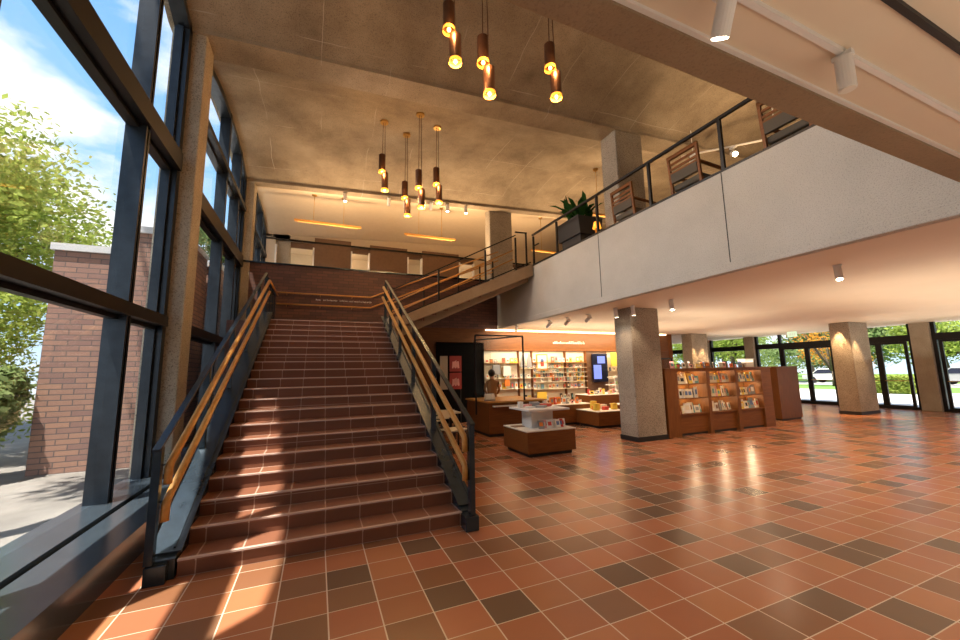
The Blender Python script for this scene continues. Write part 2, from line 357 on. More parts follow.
# --------------------------------------------------------- upper floor: slab, fascia, soffits
struct(MB().box(5.9, .9, 3.30, 6.15, 12.3, 4.80).build('fascia_wall', 'fascia', bevel=.01))
struct(MB().box(5.86, 1.0, 3.15, 6.2, 12.32, 3.30).build('fascia_lower_edge', 'fascia', bevel=.015))
for y in (3.83, 6.80): struct(MB().box(5.894, y-.006, 3.30, 5.905, y+.006, 4.8).build('fascia_joint', 'plinth'))
struct(MB().box(5.97, -6, 3.145, 20.6, 12.3, 3.25).build('ceiling_lower', 'soffit'))
struct(MB().box(6.15, -6, 3.25, 20.6, 12.3, 4.72).build('upper_floor_slab', 'soffit'))
struct(MB().box(-2.3, 12.5, 3.25, 20.6, 17.3, 4.72).build('upper_gallery_floor', 'gallery'))
struct(MB().box(-1.9, -6, 3.152, 6.2, 1.02, 3.25).build('ceiling_overhead', 'soffit'))
struct(MB().box(-1.9, 1.02, 3.12, 5.9, 1.17, 3.3).build('overhead_edge_beam', 'beam'))
struct(MB().box(-1.9, 1.0, 3.135, 5.9, 1.022, 3.16).build('trim_overhead', 'white'))
struct(MB().box(-1.9, -6, 3.25, 6.15, 1.17, 4.72).build('overhead_slab', 'beam'))
for y in (.82, .60): struct(MB().box(-1.8, y-.012, 3.128, 6.2, y+.012, 3.152).build('ceiling_track', 'white' if y > .7 else 'plinth'))
for i in range(4): struct(MB().box(6.3, 1.6+i*2.9, 3.147, 20, 1.606+i*2.9, 3.151).build('ceiling_joint', 'greywall'))
# --------------------------------------------------------- walls
struct(MB().box(-2.3, 12.3, 0, 14.2, 12.5, 3.15).build('wall_back', 'orangewood'))
struct(MB().box(14.0, 12.5, 0, 14.2, 18, 3.25).build('wall_back_return', 'orangewood'))
struct(MB().box(14.0, 17.9, 0, 20.6, 18.1, 3.25).build('wall_back_far', 'greywall'))
struct(MB().box(14.0, 12.5, 3.15, 20.6, 18, 3.25).build('ceiling_lower_far', 'soffit'))
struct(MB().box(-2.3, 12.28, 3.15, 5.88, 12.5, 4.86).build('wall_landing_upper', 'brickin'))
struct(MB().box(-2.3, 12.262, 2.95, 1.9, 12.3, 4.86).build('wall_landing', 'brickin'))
struct(MB().box(-2.3, 12.2, 4.86, 5.88, 12.52, 4.90).build('wall_coping', 'steel'))
struct(MB().box(5.88, 12.28, 3.15, 6.2, 12.5, 4.86).build('wall_landing_corner', 'fascia'))
struct(MB().box(-2.3, -6.2, 0, 20.6, -6, 8).build('wall_rear', 'greywall'))
struct(MB().box(20.45, -6, 3.25, 20.7, 17.3, 9).build('wall_right_upper', 'gallery'))
# far gallery wall above: head band and panels
struct(MB().box(-2.3, 17.0, 7.12, 20.6, 17.2, 9).build('wall_gallery_head', 'gallery'))
gx = [(-2.3, -1.75, 'gallery', 4.72, 7.2), (-.30, 1.15, 'brownpanel', 4.72, 7.34), (1.95, 3.6, 'brownpanel', 4.72, 7.28), (4.3, 6.1, 'brownpanel', 4.72, 7.28), (6.9, 9.0, 'gallery', 4.72, 7.2), (9.8, 20.6, 'gallery', 4.72, 7.2)]
for i, (a, b, mt, z0, z1) in enumerate(gx):
    struct(MB().box(a, 16.9, z0, b, 17.1, z1).build('wall_gallery_panel', mt))
for a, b in ((-1.75, -.3), (1.15, 1.95), (3.6, 4.3), (6.1, 6.9), (9.0, 9.8)):
    struct(MB().box(a, 17.05, 6.88, b, 17.15, 7.2).build('wall_gallery_lintel', 'brownpanel'))
    for q in (a+.03, b-.03): struct(MB().box(q-.03, 16.86, 4.72, q+.03, 17.06, 6.9).build('trim_gallery_opening', 'white'))
struct(MB().box(-2.3, 16.86, 7.1, 20.6, 16.95, 7.16).build('trim_gallery_head', 'frame2'))
struct(MB().box(-2.3, 20.5, 4.72, 20.6, 20.6, 8).build('wall_gallery_far', 'gallery'))
struct(MB().box(-2.3, 17.2, 4.6, 20.6, 20.5, 4.72).build('floor_gallery_far', 'gallery'))
struct(MB().box(-2.3, 17.2, 7.6, 20.6, 20.6, 7.7).build('ceiling_gallery_far', 'gallery'))
light('far_room_light', 'POINT', (1, 18.8, 6.8), 70, WARM2, shadow_soft_size=.2)
light('far_room_light', 'POINT', (7, 18.8, 6.8), 70, WARM2, shadow_soft_size=.2)
# --------------------------------------------------------- left window wall
for i, y0 in enumerate((1.3, 6.95, 12.25, 17.0)):
    struct(MB().box(-2.35, y0, -.1, -1.88, y0+.45, 7.5).build('wall_left_pilaster', 'pil', bevel=.02))
struct(MB().box(-2.35, -6, -.1, -2.1, 1.3, 8.4).build('wall_left', 'greywall'))
struct(MB().box(-2.42, -6, 7.9, -2.32, 17.4, 9.2).build('wall_left_parapet', 'pil'))
def window(n, y0, y1, mulls, trans, zbot, sill=True):
    w_ = MB()
    root = bpy.data.objects.new('window_%d' % n, None); C.objects.link(root); root['kind'] = 'structure'
    def head(y):
        a, b = [bb for bb in BAYS if bb[0]-.1 <= (y0+y1)/2 <= bb[1]+.1][0]
        return vault(XG, min(max(y, a+.01), b-.01))-.02
    N = 24; ys_ = [y0+(y1-y0)*i/N for i in range(N+1)]
    poly = [(y0, zbot)]+[(y1, zbot)]+[(y, head(y)) for y in ys_[::-1]]
    MB().prism(poly, 'x', XG-.006, XG+.006).build('pane', 'glass', root)
    hf = MB()
    for a, b in zip(ys_[:-1], ys_[1:]):
        za, zb = head(a), head(b); hf.add([(x, y, z) for x in (XG-.09, XG+.12) for y, z in ((a, za-.14), (b, zb-.14), (b, zb), (a, za))], [(0, 1, 2, 3), (7, 6, 5, 4), (0, 4, 5, 1), (1, 5, 6, 2), (2, 6, 7, 3), (3, 7, 4, 0)])
    hf.build('head_frame', 'frame', root)
    for y in mulls:
        MB().box(XG-.08, y-.06, zbot, XG+.13, y-.018, head(y)).box(XG-.05, y-.02, zbot, XG+.08, y+.02, head(y)).box(XG-.08, y+.018, zbot, XG+.13, y+.06, head(y)).build('mullion', 'frame', root)
    for y, s_ in ((y0, 1), (y1, -1)):
        a, b = sorted((y, y+s_*.13)); a2, b2 = sorted((y, y+s_*.19)); MB().box(XG-.08, a, zbot, XG+.12, b, head(y+s_*.2)-.02).box(XG-.04, a2, zbot, XG+.05, b2, head(y)-.1).build('jamb', 'frame', root)
    for z, h in trans:
        MB().box(XG-.10, y0+.1, z, XG+.17, y1-.1, z+h).box(XG-.04, y0+.1, z-.05, XG+.05, y1-.1, z).build('transom', 'frame2' , root)
    return root
window(1, 1.75, 6.95, [3.3, 5.72], [(2.40, .15), (4.80, .28)], .3)
window(2, 7.4, 12.25, [9.9, 11.3], [(2.40, .15), (4.68, .30), (6.3, .12)], .3)
window(3, 12.7, 17.0, [14.2, 15.6], [(4.72, .15), (6.3, .12)], 4.72)
struct(MB().box(-2.35, 1.0, 0, -1.50, 6.95, .24).box(-1.90, 1.0, .24, -1.48, 6.95, .29).box(-2.35, 1.0, .24, -1.94, 6.95, .315).build('window_sill', 'sill'))
struct(MB().box(-1.94, 1.0, .24, -1.90, 6.95, .262).build('trim_sill_groove', 'void'))
struct(MB().box(-2.35, 7.4, 0, -1.9, 12.25, .29).build('window_sill', 'sill', bevel=.008))
# --------------------------------------------------------- concrete columns
def column(x0, y0, x1, y1, z0, z1, name='column'):
    o = struct(MB().box(x0, y0, z0, x1, y1, z1).build(name, 'agg', bevel=.03))
    struct(MB().box(x0-.012, y0-.012, z0, x1+.012, y1+.012, z0+.11).build('baseboard_column', 'plinth')) if z0 < 1 else None
column(6.84, 6.95, 7.76, 7.50, 0, 3.15); column(6.76, 6.95, 7.66, 7.50, 4.72, 7.9)
column(16.75, 7.1, 17.95, 7.68, 0, 3.15)
column(14.9, 11.7, 15.9, 12.2, 0, 3.15)
column(5.78, 12.55, 6.72, 13.0, 4.86, 7.8); column(-1.88, 17.0, -1.2, 17.4, 4.72, 7.4)
# --------------------------------------------------------- main staircase
T, R_, Y0, XL, XR, NS = .30, .1475, 4.22, -1.036, 1.523, 20
st = thing('staircase', 'wide red brown tiled main staircase rising to the brick landing', 'staircase', (0, Y0, 0))
for n in range(1, NS+1):
    y = Y0+T*(n-1); z = R_*n; y2 = y+T if n < NS else 12.26
    x1 = XR if n < NS else 1.9
    x0 = XL if n < NS else -1.24
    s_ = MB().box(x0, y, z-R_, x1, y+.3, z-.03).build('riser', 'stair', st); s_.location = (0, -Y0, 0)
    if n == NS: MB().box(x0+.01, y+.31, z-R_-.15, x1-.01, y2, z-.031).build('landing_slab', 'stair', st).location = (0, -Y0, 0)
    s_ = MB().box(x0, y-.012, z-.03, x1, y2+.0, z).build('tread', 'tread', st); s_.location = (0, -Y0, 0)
    s_ = MB().box(x0, y-.02, z-.014, x1, y+.016, z+.0015).build('nosing', 'nosing', st); s_.location = (0, -Y0, 0)
sl = R_/T
def stringer(xa, xb, name, cap):
    poly = [(Y0-.02, 0), (Y0+.35, 0), (Y0+NS*T, R_*NS-.35), (Y0+NS*T, R_*NS+.16), (Y0+.06, .20), (Y0-.02, .16)]
    o = MB().prism(poly, 'x', xa, xb).build('stringer', 'steel', st); o.location = (0, -Y0, 0)
    xm = cap
    o = MB().bar((xm, Y0+.02, .20), (xm, Y0+NS*T, R_*NS+.20), abs(xb-xa)+.06, .02).build('stringer_cap', 'steel', st); o.location = (0, -Y0, 0)
    o = MB().bar((xm+.06, Y0+.04, .23), (xm+.06, Y0+NS*T, R_*NS+.222), .015, .02).build('stringer_rib', 'steel', st); o.location = (0, -Y0, 0)
stringer(-1.22, -1.05, 'l', -1.135); stringer(1.524, 1.66, 'r', 1.592)
for x, yf in ((-1.24, .06), (1.50, -.05)):
    o = MB().box(x, Y0+yf-.16, 0, x+.15, Y0+yf, .15).build('stringer_foot', 'steel', st, bevel=.006); o.location = (0, -Y0, 0)
# balustrades: posts, flat steel top rail, two round wooden handrails
def balustrade(xp, xw, label, dz0, ytop, ppos):
    t_ = thing('balustrade', label, 'balustrade', (xp, Y0-.15, 0))
    L = (-xp, -(Y0-.15), 0)
    def put(mb, nm, mt, **k):
        o = mb.build(nm, mt, t_, **k); o.location = L; return o
    zb = lambda y: sl*(y-Y0)+.2
    put(MB().bar((xp, ppos[0]-.06, sl*(ppos[0]-.06-Y0+.22)+1.10+dz0), (xp, ytop, sl*(ytop-Y0+.22)+1.10+dz0), .055, .025), 'top_rail', 'steel')
    for y in ppos:
        z0 = .16 if y < Y0 else zb(y)
        put(MB().box(xp-.03, y-.035, z0, xp+.03, y+.035, sl*(y-Y0+.22)+1.09+dz0), 'post', 'steel')
    for dz, ye in ((0, ytop-.05), (-.30, ytop+.05)):
        z_ = lambda y: sl*(y-Y0)+1.04+dz+dz0
        ys0 = ppos[0]+.02
        put(MB().tube([(xw, ys0, z_(ys0)-.16), (xw, ys0, z_(ys0)-.03), (xw, ys0+.025, z_(ys0)+.005), (xw, ye, z_(ye))], .032, 12), 'handrail', 'oak', smooth=True)
        for y in ppos:
            yb = max(y, ys0+.02)
            put(MB().bar((xw, yb, z_(yb)), (xp, yb, z_(yb)-.03), .012, .012), 'bracket', 'steel')
    return t_
pp = [Y0-.16, 5.55, 6.85, 8.1, 9.3, 10.3]
balustrade(-1.215, -1.14, 'steel balustrade with two oak handrails beside the window wall', -.08, 10.3, [Y0-.06]+pp[1:])
balustrade(1.585, 1.52, 'steel balustrade with two oak handrails on the lobby side of the stairs', 0, 10.1, pp[:5]+[10.1])
# landing edge rail on window side
t_ = thing('landing_rail', 'short steel guard rail on the landing by the windows', 'railing', (-1.2, 10.3, 2.95))
for y in (.1, .7, 1.3, 1.85): MB().box(-.02, y-.02, 0, .02, y+.02, 1.05).build('post', 'steel', t_)
MB().bar((0, 0, 1.06), (0, 1.9, 1.06), .06, .03).build('top_rail', 'steel', t_); MB().tube([(.07, 0, .98), (.07, 1.88, .98)], .022).build('handrail', 'oak', t_, smooth=True)
MB().box(-.01, .1, .05, .01, 1.85, .95).build('mesh_panel', 'glass2', t_)
# wall handrails on the brick landing wall
for dz, lab in ((1.07, 'upper oak wall handrail bending up along the brick landing wall'), (.74, 'lower oak wall handrail under the small lettering')):
    o = MB().tube([(-1.15, 12.14, 2.95+dz), (1.45, 12.14, 2.95+dz), (5.9, 12.14, 2.95+dz+1.95)], .022).build('wall_handrail', 'oak', smooth=True); tag(o, lab, 'handrail')
    for x in (-.9, .0, .9): MB().bar((x, 12.14, 2.95+dz-.02), (x, 12.26, 2.95+dz-.05), .012).build('bracket', 'brass', o)
# small pale raised lettering, too small to read
rn = random.Random(5); q = MB(); x = -.12
while x < 1.5:
    if rn.random() < .13: x += .05; continue
    h = rn.choice((.035, .035, .05)); q.box(x, 12.25, 3.86, x+.008, 12.262, 3.86+h)
    if rn.random() < .7: q.box(x, 12.25, 3.86+rn.choice((0, .016, .03)), x+.026, 12.262, 3.868+rn.choice((0, .014)))
    if rn.random() < .6: q.box(x+.02, 12.25, 3.86, x+.027, 12.262, 3.89)
    x += .038
tag(q.build('wall_lettering', 'white'), 'tiny row of pale raised letters on the brick landing wall', 'lettering')
# --------------------------------------------------------- second flight, to the upper floor
s2 = thing('upper_stair_flight', 'upper concrete stair flight climbing from landing to the gallery floor', 'staircase', (1.9, 9.7, 2.95))
L2 = (-1.9, -9.7, -2.95)
def put2(mb, nm, mt, **k):
    o = mb.build(nm, mt, s2, **k); o.location = L2; return o
for n in range(1, 13):
    x = 1.9+.333*(n-1)
    put2(MB().box(x, 9.96, 2.95+R_*(n-1)-.05, min(x+.36, 5.85), 12.0, 2.95+R_*n), 'step', 'stair')
k2 = 1.77/3.98
put2(MB().prism([(1.6, 2.72), (5.855, 2.72+k2*4.3-.14), (5.855, 4.86), (1.98, 4.88-k2*3.92), (1.6, 3.05)], 'y', 9.68, 9.96), 'outer_stringer', 'beam', bevel=.01)
put2(MB().prism([(1.7, 2.50), (5.85, 2.50+k2*4.2), (5.85, 4.6), (1.7, 4.6-k2*4.2)], 'y', 9.97, 12.1), 'waist_slab', 'beam')
t_ = thing('balustrade', 'dark steel balustrade rising along the upper flight of stairs', 'balustrade', (1.6, 9.75, 3.0))
L3 = (-1.6, -9.75, -3.0)
zt = lambda x: 3.75+k2*1.12*(x-1.6)
def put3(mb, nm, mt, **k):
    o = mb.build(nm, mt, t_, **k); o.location = L3; return o
put3(MB().bar((1.6, 9.8, zt(1.6)), (5.35, 9.8, zt(5.35)+.1), .05, .03).bar((5.35, 9.8, 5.82), (5.75, 9.8, 5.84), .05, .03), 'top_rail', 'black')
for x in (2.95, 4.35, 5.35, 5.72): put3(MB().box(x-.022, 9.78, 3.05+k2*(x-1.9), x+.022, 9.82, min(zt(x)+.03, 5.83)), 'post', 'black')
put3(MB().bar((2.0, 9.8, 3.16), (5.85, 9.8, 4.93), .06, .03), 'bottom_rail', 'black')
for dz in (-.32, -.6): put3(MB().tube([(1.65, 9.90, zt(1.6)+dz), (5.3, 9.90, zt(5.3)+dz)], .02), 'handrail', 'oak', smooth=True)
t_ = thing('balustrade', 'steel balustrade with oak rails along the far side of the upper flight', 'balustrade', (1.9, 12.0, 3.0))
L3 = (-1.9, -12.0, -3.0)
put3(MB().bar((2.0, 11.98, 3.92), (5.6, 11.98, 5.55), .05, .03), 'top_rail', 'oak')
put3(MB().bar((2.0, 11.98, 3.55), (5.6, 11.98, 5.15), .04, .03), 'middle_rail', 'oak')
for x in (3.1, 4.3, 5.1, 5.6): put3(MB().box(x-.02, 11.96, 2.95+k2*(x-1.9), x+.02, 12.0, 3.92+(x-2)*.4528), 'post', 'black')
# gallery balustrade on the fascia
t_ = thing('gallery_balustrade', 'black steel balustrade standing on the grey concrete balcony wall', 'balustrade', (5.98, 1.2, 4.8))
def put4(mb, nm, mt, **k):
    o = mb.build(nm, mt, t_, **k); o.location = (-5.98, -1.2, -4.8); return o
put4(MB().bar((5.98, 1.2, 5.74), (5.98, 9.85, 5.82), .055, .05), 'top_rail', 'black')
put4(MB().bar((5.98, 1.2, 4.83), (5.98, 9.85, 4.86), .06, .05), 'bottom_rail', 'black')
for y in (2.35, 3.83, 5.31, 6.88, 8.55, 9.8): put4(MB().box(5.955, y-.025, 4.84, 6.005, y+.025, 5.76), 'post', 'black')
put4(MB().bar((5.98, 9.5, 5.45), (5.98, 9.8, 5.45), .03), 'gate_bar', 'black')
# --------------------------------------------------------- upper floor furniture
def armchair(label, x, y, rz):
    t_ = thing('armchair', label, 'chair', (x, y, 4.72), rz)
    for sx in (-.30, .30):
        MB().bar((sx, -.30, 0), (sx, -.30, .62), .045).build('leg', 'walnut2', t_); MB().bar((sx, .30, 0), (sx, .38, 1.02), .045).build('leg', 'walnut2', t_)
        MB().bar((sx, -.34, .63), (sx, .36, .66), .06, .03).build('armrest', 'walnut2', t_)
    MB().box(-.3, -.3, .34, .3, .3, .46).build('seat', 'cushion', t_, bevel=.03)
    MB().bar((-.32, .375, .99), (.32, .375, .99), .05, .07).bar((-.32, .36, .68), (.32, .36, .68), .03, .04).build('back_frame', 'walnut2', t_)
    MB().prism([(.31, .48), (.37, .48), (.38, .66), (.32, .66)], 'x', -.27, .27).build('backrest', 'cushion', t_)
    for zz in (.76, .86): MB().bar((-.29, .365, zz), (.29, .365, zz), .02, .045).build('back_slat', 'walnut', t_)
    return t_
armchair('wooden armchair on the gallery directly behind the concrete column base', 6.55, 6.28, -math.pi/2+math.pi)
armchair('middle wooden armchair of three looking over the gallery balustrade', 6.55, 4.70, math.pi/2)
armchair('wooden armchair on the gallery nearest the overhead beam', 6.55, 3.02, math.pi/2)
t_ = thing('potted_plant', 'large leafy green plant in a square charcoal planter behind the balustrade', 'plant', (6.75, 8.55, 4.72))
MB().prism([(-.36, .62), (.36, .62), (.42, 1.12), (-.42, 1.12)], 'y', -.5, .5).build('planter', 'planter', t_)
MB().box(-.3, -.42, 0, .3, .42, .62).build('planter_stand', 'planter', t_)
q = MB(); rn = random.Random(2)
for i in range(30):
    a = rn.uniform(0, 6.28); e = rn.uniform(.6, 1.45); ln = rn.uniform(.55, 1.05); p = Vector((rn.uniform(-.2, .2), rn.uniform(-.3, .3), 1.1))
    d = Vector((math.cos(a)*math.cos(e), math.sin(a)*math.cos(e), math.sin(e))); sd = d.cross(Vector((0, 0, 1))).normalized()*rn.uniform(.07, .12)
    b = p+d*ln*.5; c = p+d*ln*.8+Vector((0, 0, -.02)); e2 = p+d*ln*1.05-Vector((0, 0, .12))
    q.add([p, b-sd, b+sd, c-sd*.9, c+sd*.9, e2], [(0, 1, 2), (1, 3, 4, 2), (3, 5, 4)])
q.build('foliage', 'plant', t_)
t_ = thing('table_lamp', 'small amber glowing lamp beside the potted plant', 'lamp', (6.5, 7.52, 4.72))
MB().tube([(0, 0, 0), (0, 0, .55)], .05).build('base', 'brass', t_, smooth=True); MB().tube([(0, 0, .55), (0, 0, .72)], [.11, .07], 16).build('lamp_shade', 'amber', t_, smooth=True)
# --------------------------------------------------------- pendants
def pendant(label, x, y, zt_, za, zb, off, group, rr=.082, ln=.46, cords=2):
    """two bronze tubes under one canopy; za, zb are the heights of their glowing ends"""
    t_ = thing('pendant_light', label, 'lamp', (x, y, zb), 0, group)
    MB().tube([(0, 0, zt_-zb), (0, 0, zt_-zb-.05)], .10, 16).build('canopy', 'brass', t_, smooth=False)
    for i, (ox, z) in enumerate(((-off, za-zb), (off, 0))):
        MB().tube([(ox*.6, 0, zt_-zb-.04), (ox, 0, z+ln+.02)], .007, 6).build('cord', 'shade', t_)
        sh = MB().tube([(ox, 0, z+ln+.03), (ox, 0, z+ln), (ox, 0, z+.05)], [rr*.6, rr, rr], 20, cap=True).build('shade', 'shade', t_, smooth=False)
        MB().tube([(ox, 0, z+.05), (ox, 0, z+.0)], [rr*1.02, rr*1.04], 20, cap=False).build('glass_ring', 'amber', sh)
        MB().sphere((ox, 0, z+.03), .028, .028, .032).build('bulb', 'bulb', sh, smooth=True)
    light('pendant_glow', 'POINT', (x+off, y, zb-.06), 26, (1, .55, .22), shadow_soft_size=.05)
    light('pendant_glow', 'POINT', (x-off, y-.12, za-.06), 14, (1, .55, .22), shadow_soft_size=.05)
def pz(x, y): return vault(x, y)
G1 = 'far cluster of paired tube pendants'; G2 = 'near cluster of paired tube pendants'
for lab, x, y, zb in (('paired bronze tube pendant nearest the windows in the far cluster', 1.33, 9.1, 6.12), ('lowest hanging paired bronze tube pendant of the far cluster', 1.98, 9.5, 5.72),
                      ('paired bronze tube pendant on the longest cords, centre of far cluster', 2.08, 8.4, 5.50), ('paired bronze tube pendant nearest the gallery in the far cluster', 2.66, 8.9, 5.93)):
    pendant(lab, x, y, pz(x, y), zb+.46, zb, .035, G1)
for lab, x, y, zb in (('paired bronze tube pendant nearest the windows in the near cluster', 1.56, 4.5, 5.90), ('middle paired bronze tube pendant of the near cluster', 2.07, 4.5, 5.56), ('paired bronze tube pendant nearest the overhead beam', 3.21, 4.5, 5.84)):
    pendant(lab, x, y, pz(x, y), zb+.46, zb, .045, G2, .085, .42)
# linear wooden pendants in the far gallery bay
for i, (x0, x1, y, z, lab) in enumerate(((-.9, 1.25, 13.7, 6.82, 'long slim wooden bar pendant nearest the windows, beyond the brick wall'), (2.8, 4.8, 13.7, 6.80, 'long slim wooden bar pendant in front of the brown gallery panels'), (8.2, 10.0, 13.6, 6.75, 'long slim wooden bar pendant beyond the gallery column'), (8.0, 9.4, 9.6, 6.75, 'slim wooden bar pendant hanging behind the potted plant'))):
    t_ = thing('bar_pendant', lab, 'lamp', ((x0+x1)/2, y, z)); h = (x1-x0)/2
    MB().bar((-h, 0, 0), (h, 0, 0), .09, .07).build('bar', 'oak', t_); MB().box(-h*.9, -.03, -.045, h*.9, .03, -.036).build('diffuser', 'dimglow', t_)
    for s_ in (-.45, .45):
        zt_ = pz((x0+x1)/2+s_*h, y)-z; MB().tube([(s_*h, 0, .03), (s_*h, 0, zt_)], .008, 6).build('cord', 'brass', t_); MB().tube([(s_*h, 0, zt_-.05), (s_*h, 0, zt_)], .08, 12).build('canopy', 'brass', t_)
# --------------------------------------------------------- spotlights
def spot(label, x, y, z, tgt, on=True, size=1., e=0, col=WARM2, mt='white', group=None):
    t_ = thing('spotlight', label, 'spotlight', (x, y, z), 0, group)
    d = (Vector(tgt)-Vector((x, y, z-.12))).normalized(); p = Vector((0, 0, -.12))*size
    MB().box(-.02*size, -.05*size, -.03*size, .02*size, .05*size, 0).build('adapter', mt, t_); MB().tube([(0, 0, 0), p], .010*size, 8).build('stem', mt, t_)
    a = p-d*.09*size; b = p+d*.12*size
    MB().tube([a, b], .045*size, 18).build('head', mt, t_, smooth=False)
    MB().tube([b, b+d*.004], .038*size, 18).build('lens', 'lampon' if on else 'paper', t_)
    if e: light('spot_beam', 'SPOT', Vector((x, y, z))+b+d*.03, e, col, target=tgt, spot_size=1.2, spot_blend=.7, shadow_soft_size=.04)
spot('large white cylinder spotlight hanging straight down from the overhead track', 2.22, .82, 3.13, (2.22, .84, 0), False, .75)
spot('white spotlight with glowing lens tilted on the overhead track', 1.39, .82, 3.13, (1.9, 1.9, 1.2), True, .75, 18)
for lab, x, y, tg, e in (('white ceiling spotlight over the open lobby floor', 7.0, 3.0, (6.0, 2.4, 0), 40), ('white ceiling spotlight near the corner of the concrete column', 7.0, 5.9, (6.4, 5.2, 0), 30),
                         ('white spotlight aimed down the column, paired with another', 6.75, 6.75, (7.2, 6.98, .9), 16), ('white spotlight beside the balcony edge, paired with another', 6.6, 7.15, (6.97, 7.25, .8), 16)):
    spot(lab, x, y, 3.15, tg, True, 1.0, e)
for lab, x, y, tg in (('small white spotlight over the shop tables nearest the column', 6.62, 8.2, (7.5, 12.2, 1.5)), ('small white spotlight over the shop counter nearest the stairs', 6.3, 9.6, (6.2, 12.2, 1.5)), ('small white spotlight over the middle of the shop', 6.45, 8.9, (6.9, 12.2, 1.5))):
    spot(lab, x, y, 3.15, tg, False, 1.1, 40, (1, .86, .66))
spot('white spotlight on a long drop rod in front of the shop wall', 5.95, 11.0, 3.15, (6.3, 12.2, 1.6), False, .9)
# two column washers on the far columns
for x, y in ((16.95, 6.9), (16.6, 7.4), (14.9, 11.5), (15.5, 11.5)):
    light('column_wash', 'SPOT', (x, y-.12 if y < 7.2 or y > 10 else y, 3.1), 200, (1, .6, .28), target=(x+.05, y+.1, 0), spot_size=.9, spot_blend=.6, shadow_soft_size=.03)
# row of track spotlights at the far ceiling edge
for i, (x, on) in enumerate(((.62, True), (2.0, False), (2.55, False), (4.05, True), (4.75, True), (3.45, False))):
    pos_ = ['over the first wooden bar pendant, glowing', 'second from the windows, unlit', 'third from the windows, unlit', 'glowing, fourth from the windows', 'glowing, nearest the far concrete column', 'unlit, left of the two glowing ones'][i]
    spot('white track spotlight on the far ceiling edge '+pos_.replace(',', ''), x, 12.35, ribz(x), (x, 12.35, 4.8) if on else (x+.2, 14.5, 4.8), on, 1.3, 60 if on else 0)
for i, (x, y, tg) in enumerate(((9.1, 6.6, (7.2, 4, 5)), (9.75, 5.95, (7, 3.5, 5)), (10.4, 5.3, (8, 4, 5)))):
    spot(['white gallery track spotlight beside the concrete column', 'middle white gallery track spotlight glowing toward the balcony', 'white gallery track spotlight nearest the overhead beam'][i], x, y, 7.35, tg, i < 2, 1.6, 0)
t_ = thing('lighting_track', 'white suspended lighting track over the gallery behind the armchairs', 'lighting track', (9.1, 6.6, 7.35))
MB().bar((-.2, .2, .015), (1.5, -1.5, .015), .05, .03).build('rail', 'white', t_)
for q_ in (0, 1.3): MB().tube([(q_, -q_, .02), (q_, -q_, vault(9.1+q_, 6.6-q_)-7.35)], .012, 6).build('drop_rod', 'white', t_)
# cove strip
struct(MB().box(5.4, 12.2, 3.09, 14, 12.29, 3.13).build('trim_cove', 'cove'))
struct(MB().box(5.3, 12.16, 2.38, 14.0, 12.3, 2.44).build('trim_shelf_head', 'walnut'))
# --------------------------------------------------------- right glass front
XR_ = 20.2
def front_bay(n, y0, y1, muls, door=None):
    root = bpy.data.objects.new('window_%d' % n, None); C.objects.link(root); root['kind'] = 'structure'
    MB().box(XR_-.006, y0, .05, XR_+.006, y1, 3.2).build('pane', 'glass', root)
    for z0, z1 in ((0, .10), (2.50, 2.74), (3.16, 3.25)): MB().box(XR_-.08, y0, z0, XR_+.08, y1, z1).build('transom', 'frame2', root)
    for y in [y0+.05, y1-.05]+muls: MB().box(XR_-.07, y-.05, .0, XR_+.07, y+.05, 3.2).build('mullion', 'frame2', root)
    if door:
        for a, b in door:
            d = thing('door', '', 'door'); del d['label'], d['category']; d.name = 'door_%d' % (n*10+int(a)); d['kind'] = 'structure'; d.location = (XR_, a, 0)
            MB().box(-.04, 0, .02, .03, .09, 2.5).box(-.04, b-a-.09, .02, .03, b-a, 2.5).box(-.04, .09, .02, .03, b-a-.09, .14).box(-.04, .09, 2.42, .03, b-a-.09, 2.5).build('door_frame', 'frame2', d)
            MB().bar((-.09, .08, 1.05), (-.09, b-a-.08, 1.05), .03).build('push_bar', 'brass', d)
for y0, y1 in ((6.28, 6.78), (12.3, 12.75), (14.7, 15.2)):
    struct(MB().box(20.0, y0, 0, 20.35, y1, 3.2).build('wall_right_pilaster', 'pil', bevel=.01))
front_bay(4, 6.78, 12.3, [8.6, 9.15, 11.2], [(6.95, 7.75), (7.75, 8.55), (9.2, 10.15), (10.15, 11.15)])
front_bay(5, 1.0, 6.28, [3.2], [(4.5, 5.3), (5.3, 6.15)])
front_bay(6, 12.75, 14.7, []); front_bay(7, 15.2, 18.0, [])
struct(MB().box(19.95, -6, 0, 20.4, 1.0, 3.25).build('wall_right', 'greywall'))
struct(MB().box(14.2, 12.28, 0, 14.4, 12.52, 3.15).build('trim_corner', 'walnut'))
t_ = thing('exit_sign', 'small hanging pale green exit sign above the glass doors', 'sign', (18.2, 9.6, 3.15))
MB().tube([(0, 0, 0), (0, 0, -.06)], .012).build('stem', 'white', t_); MB().box(-.02, -.17, -.28, .02, .17, -.06).build('sign_face', 'exitg', t_)
for yy_ in (-.10, -.03, .04, .10): MB().box(-.024, yy_-.012, -.22, -.019, yy_+.012, -.12).build('letter', 'white', t_)

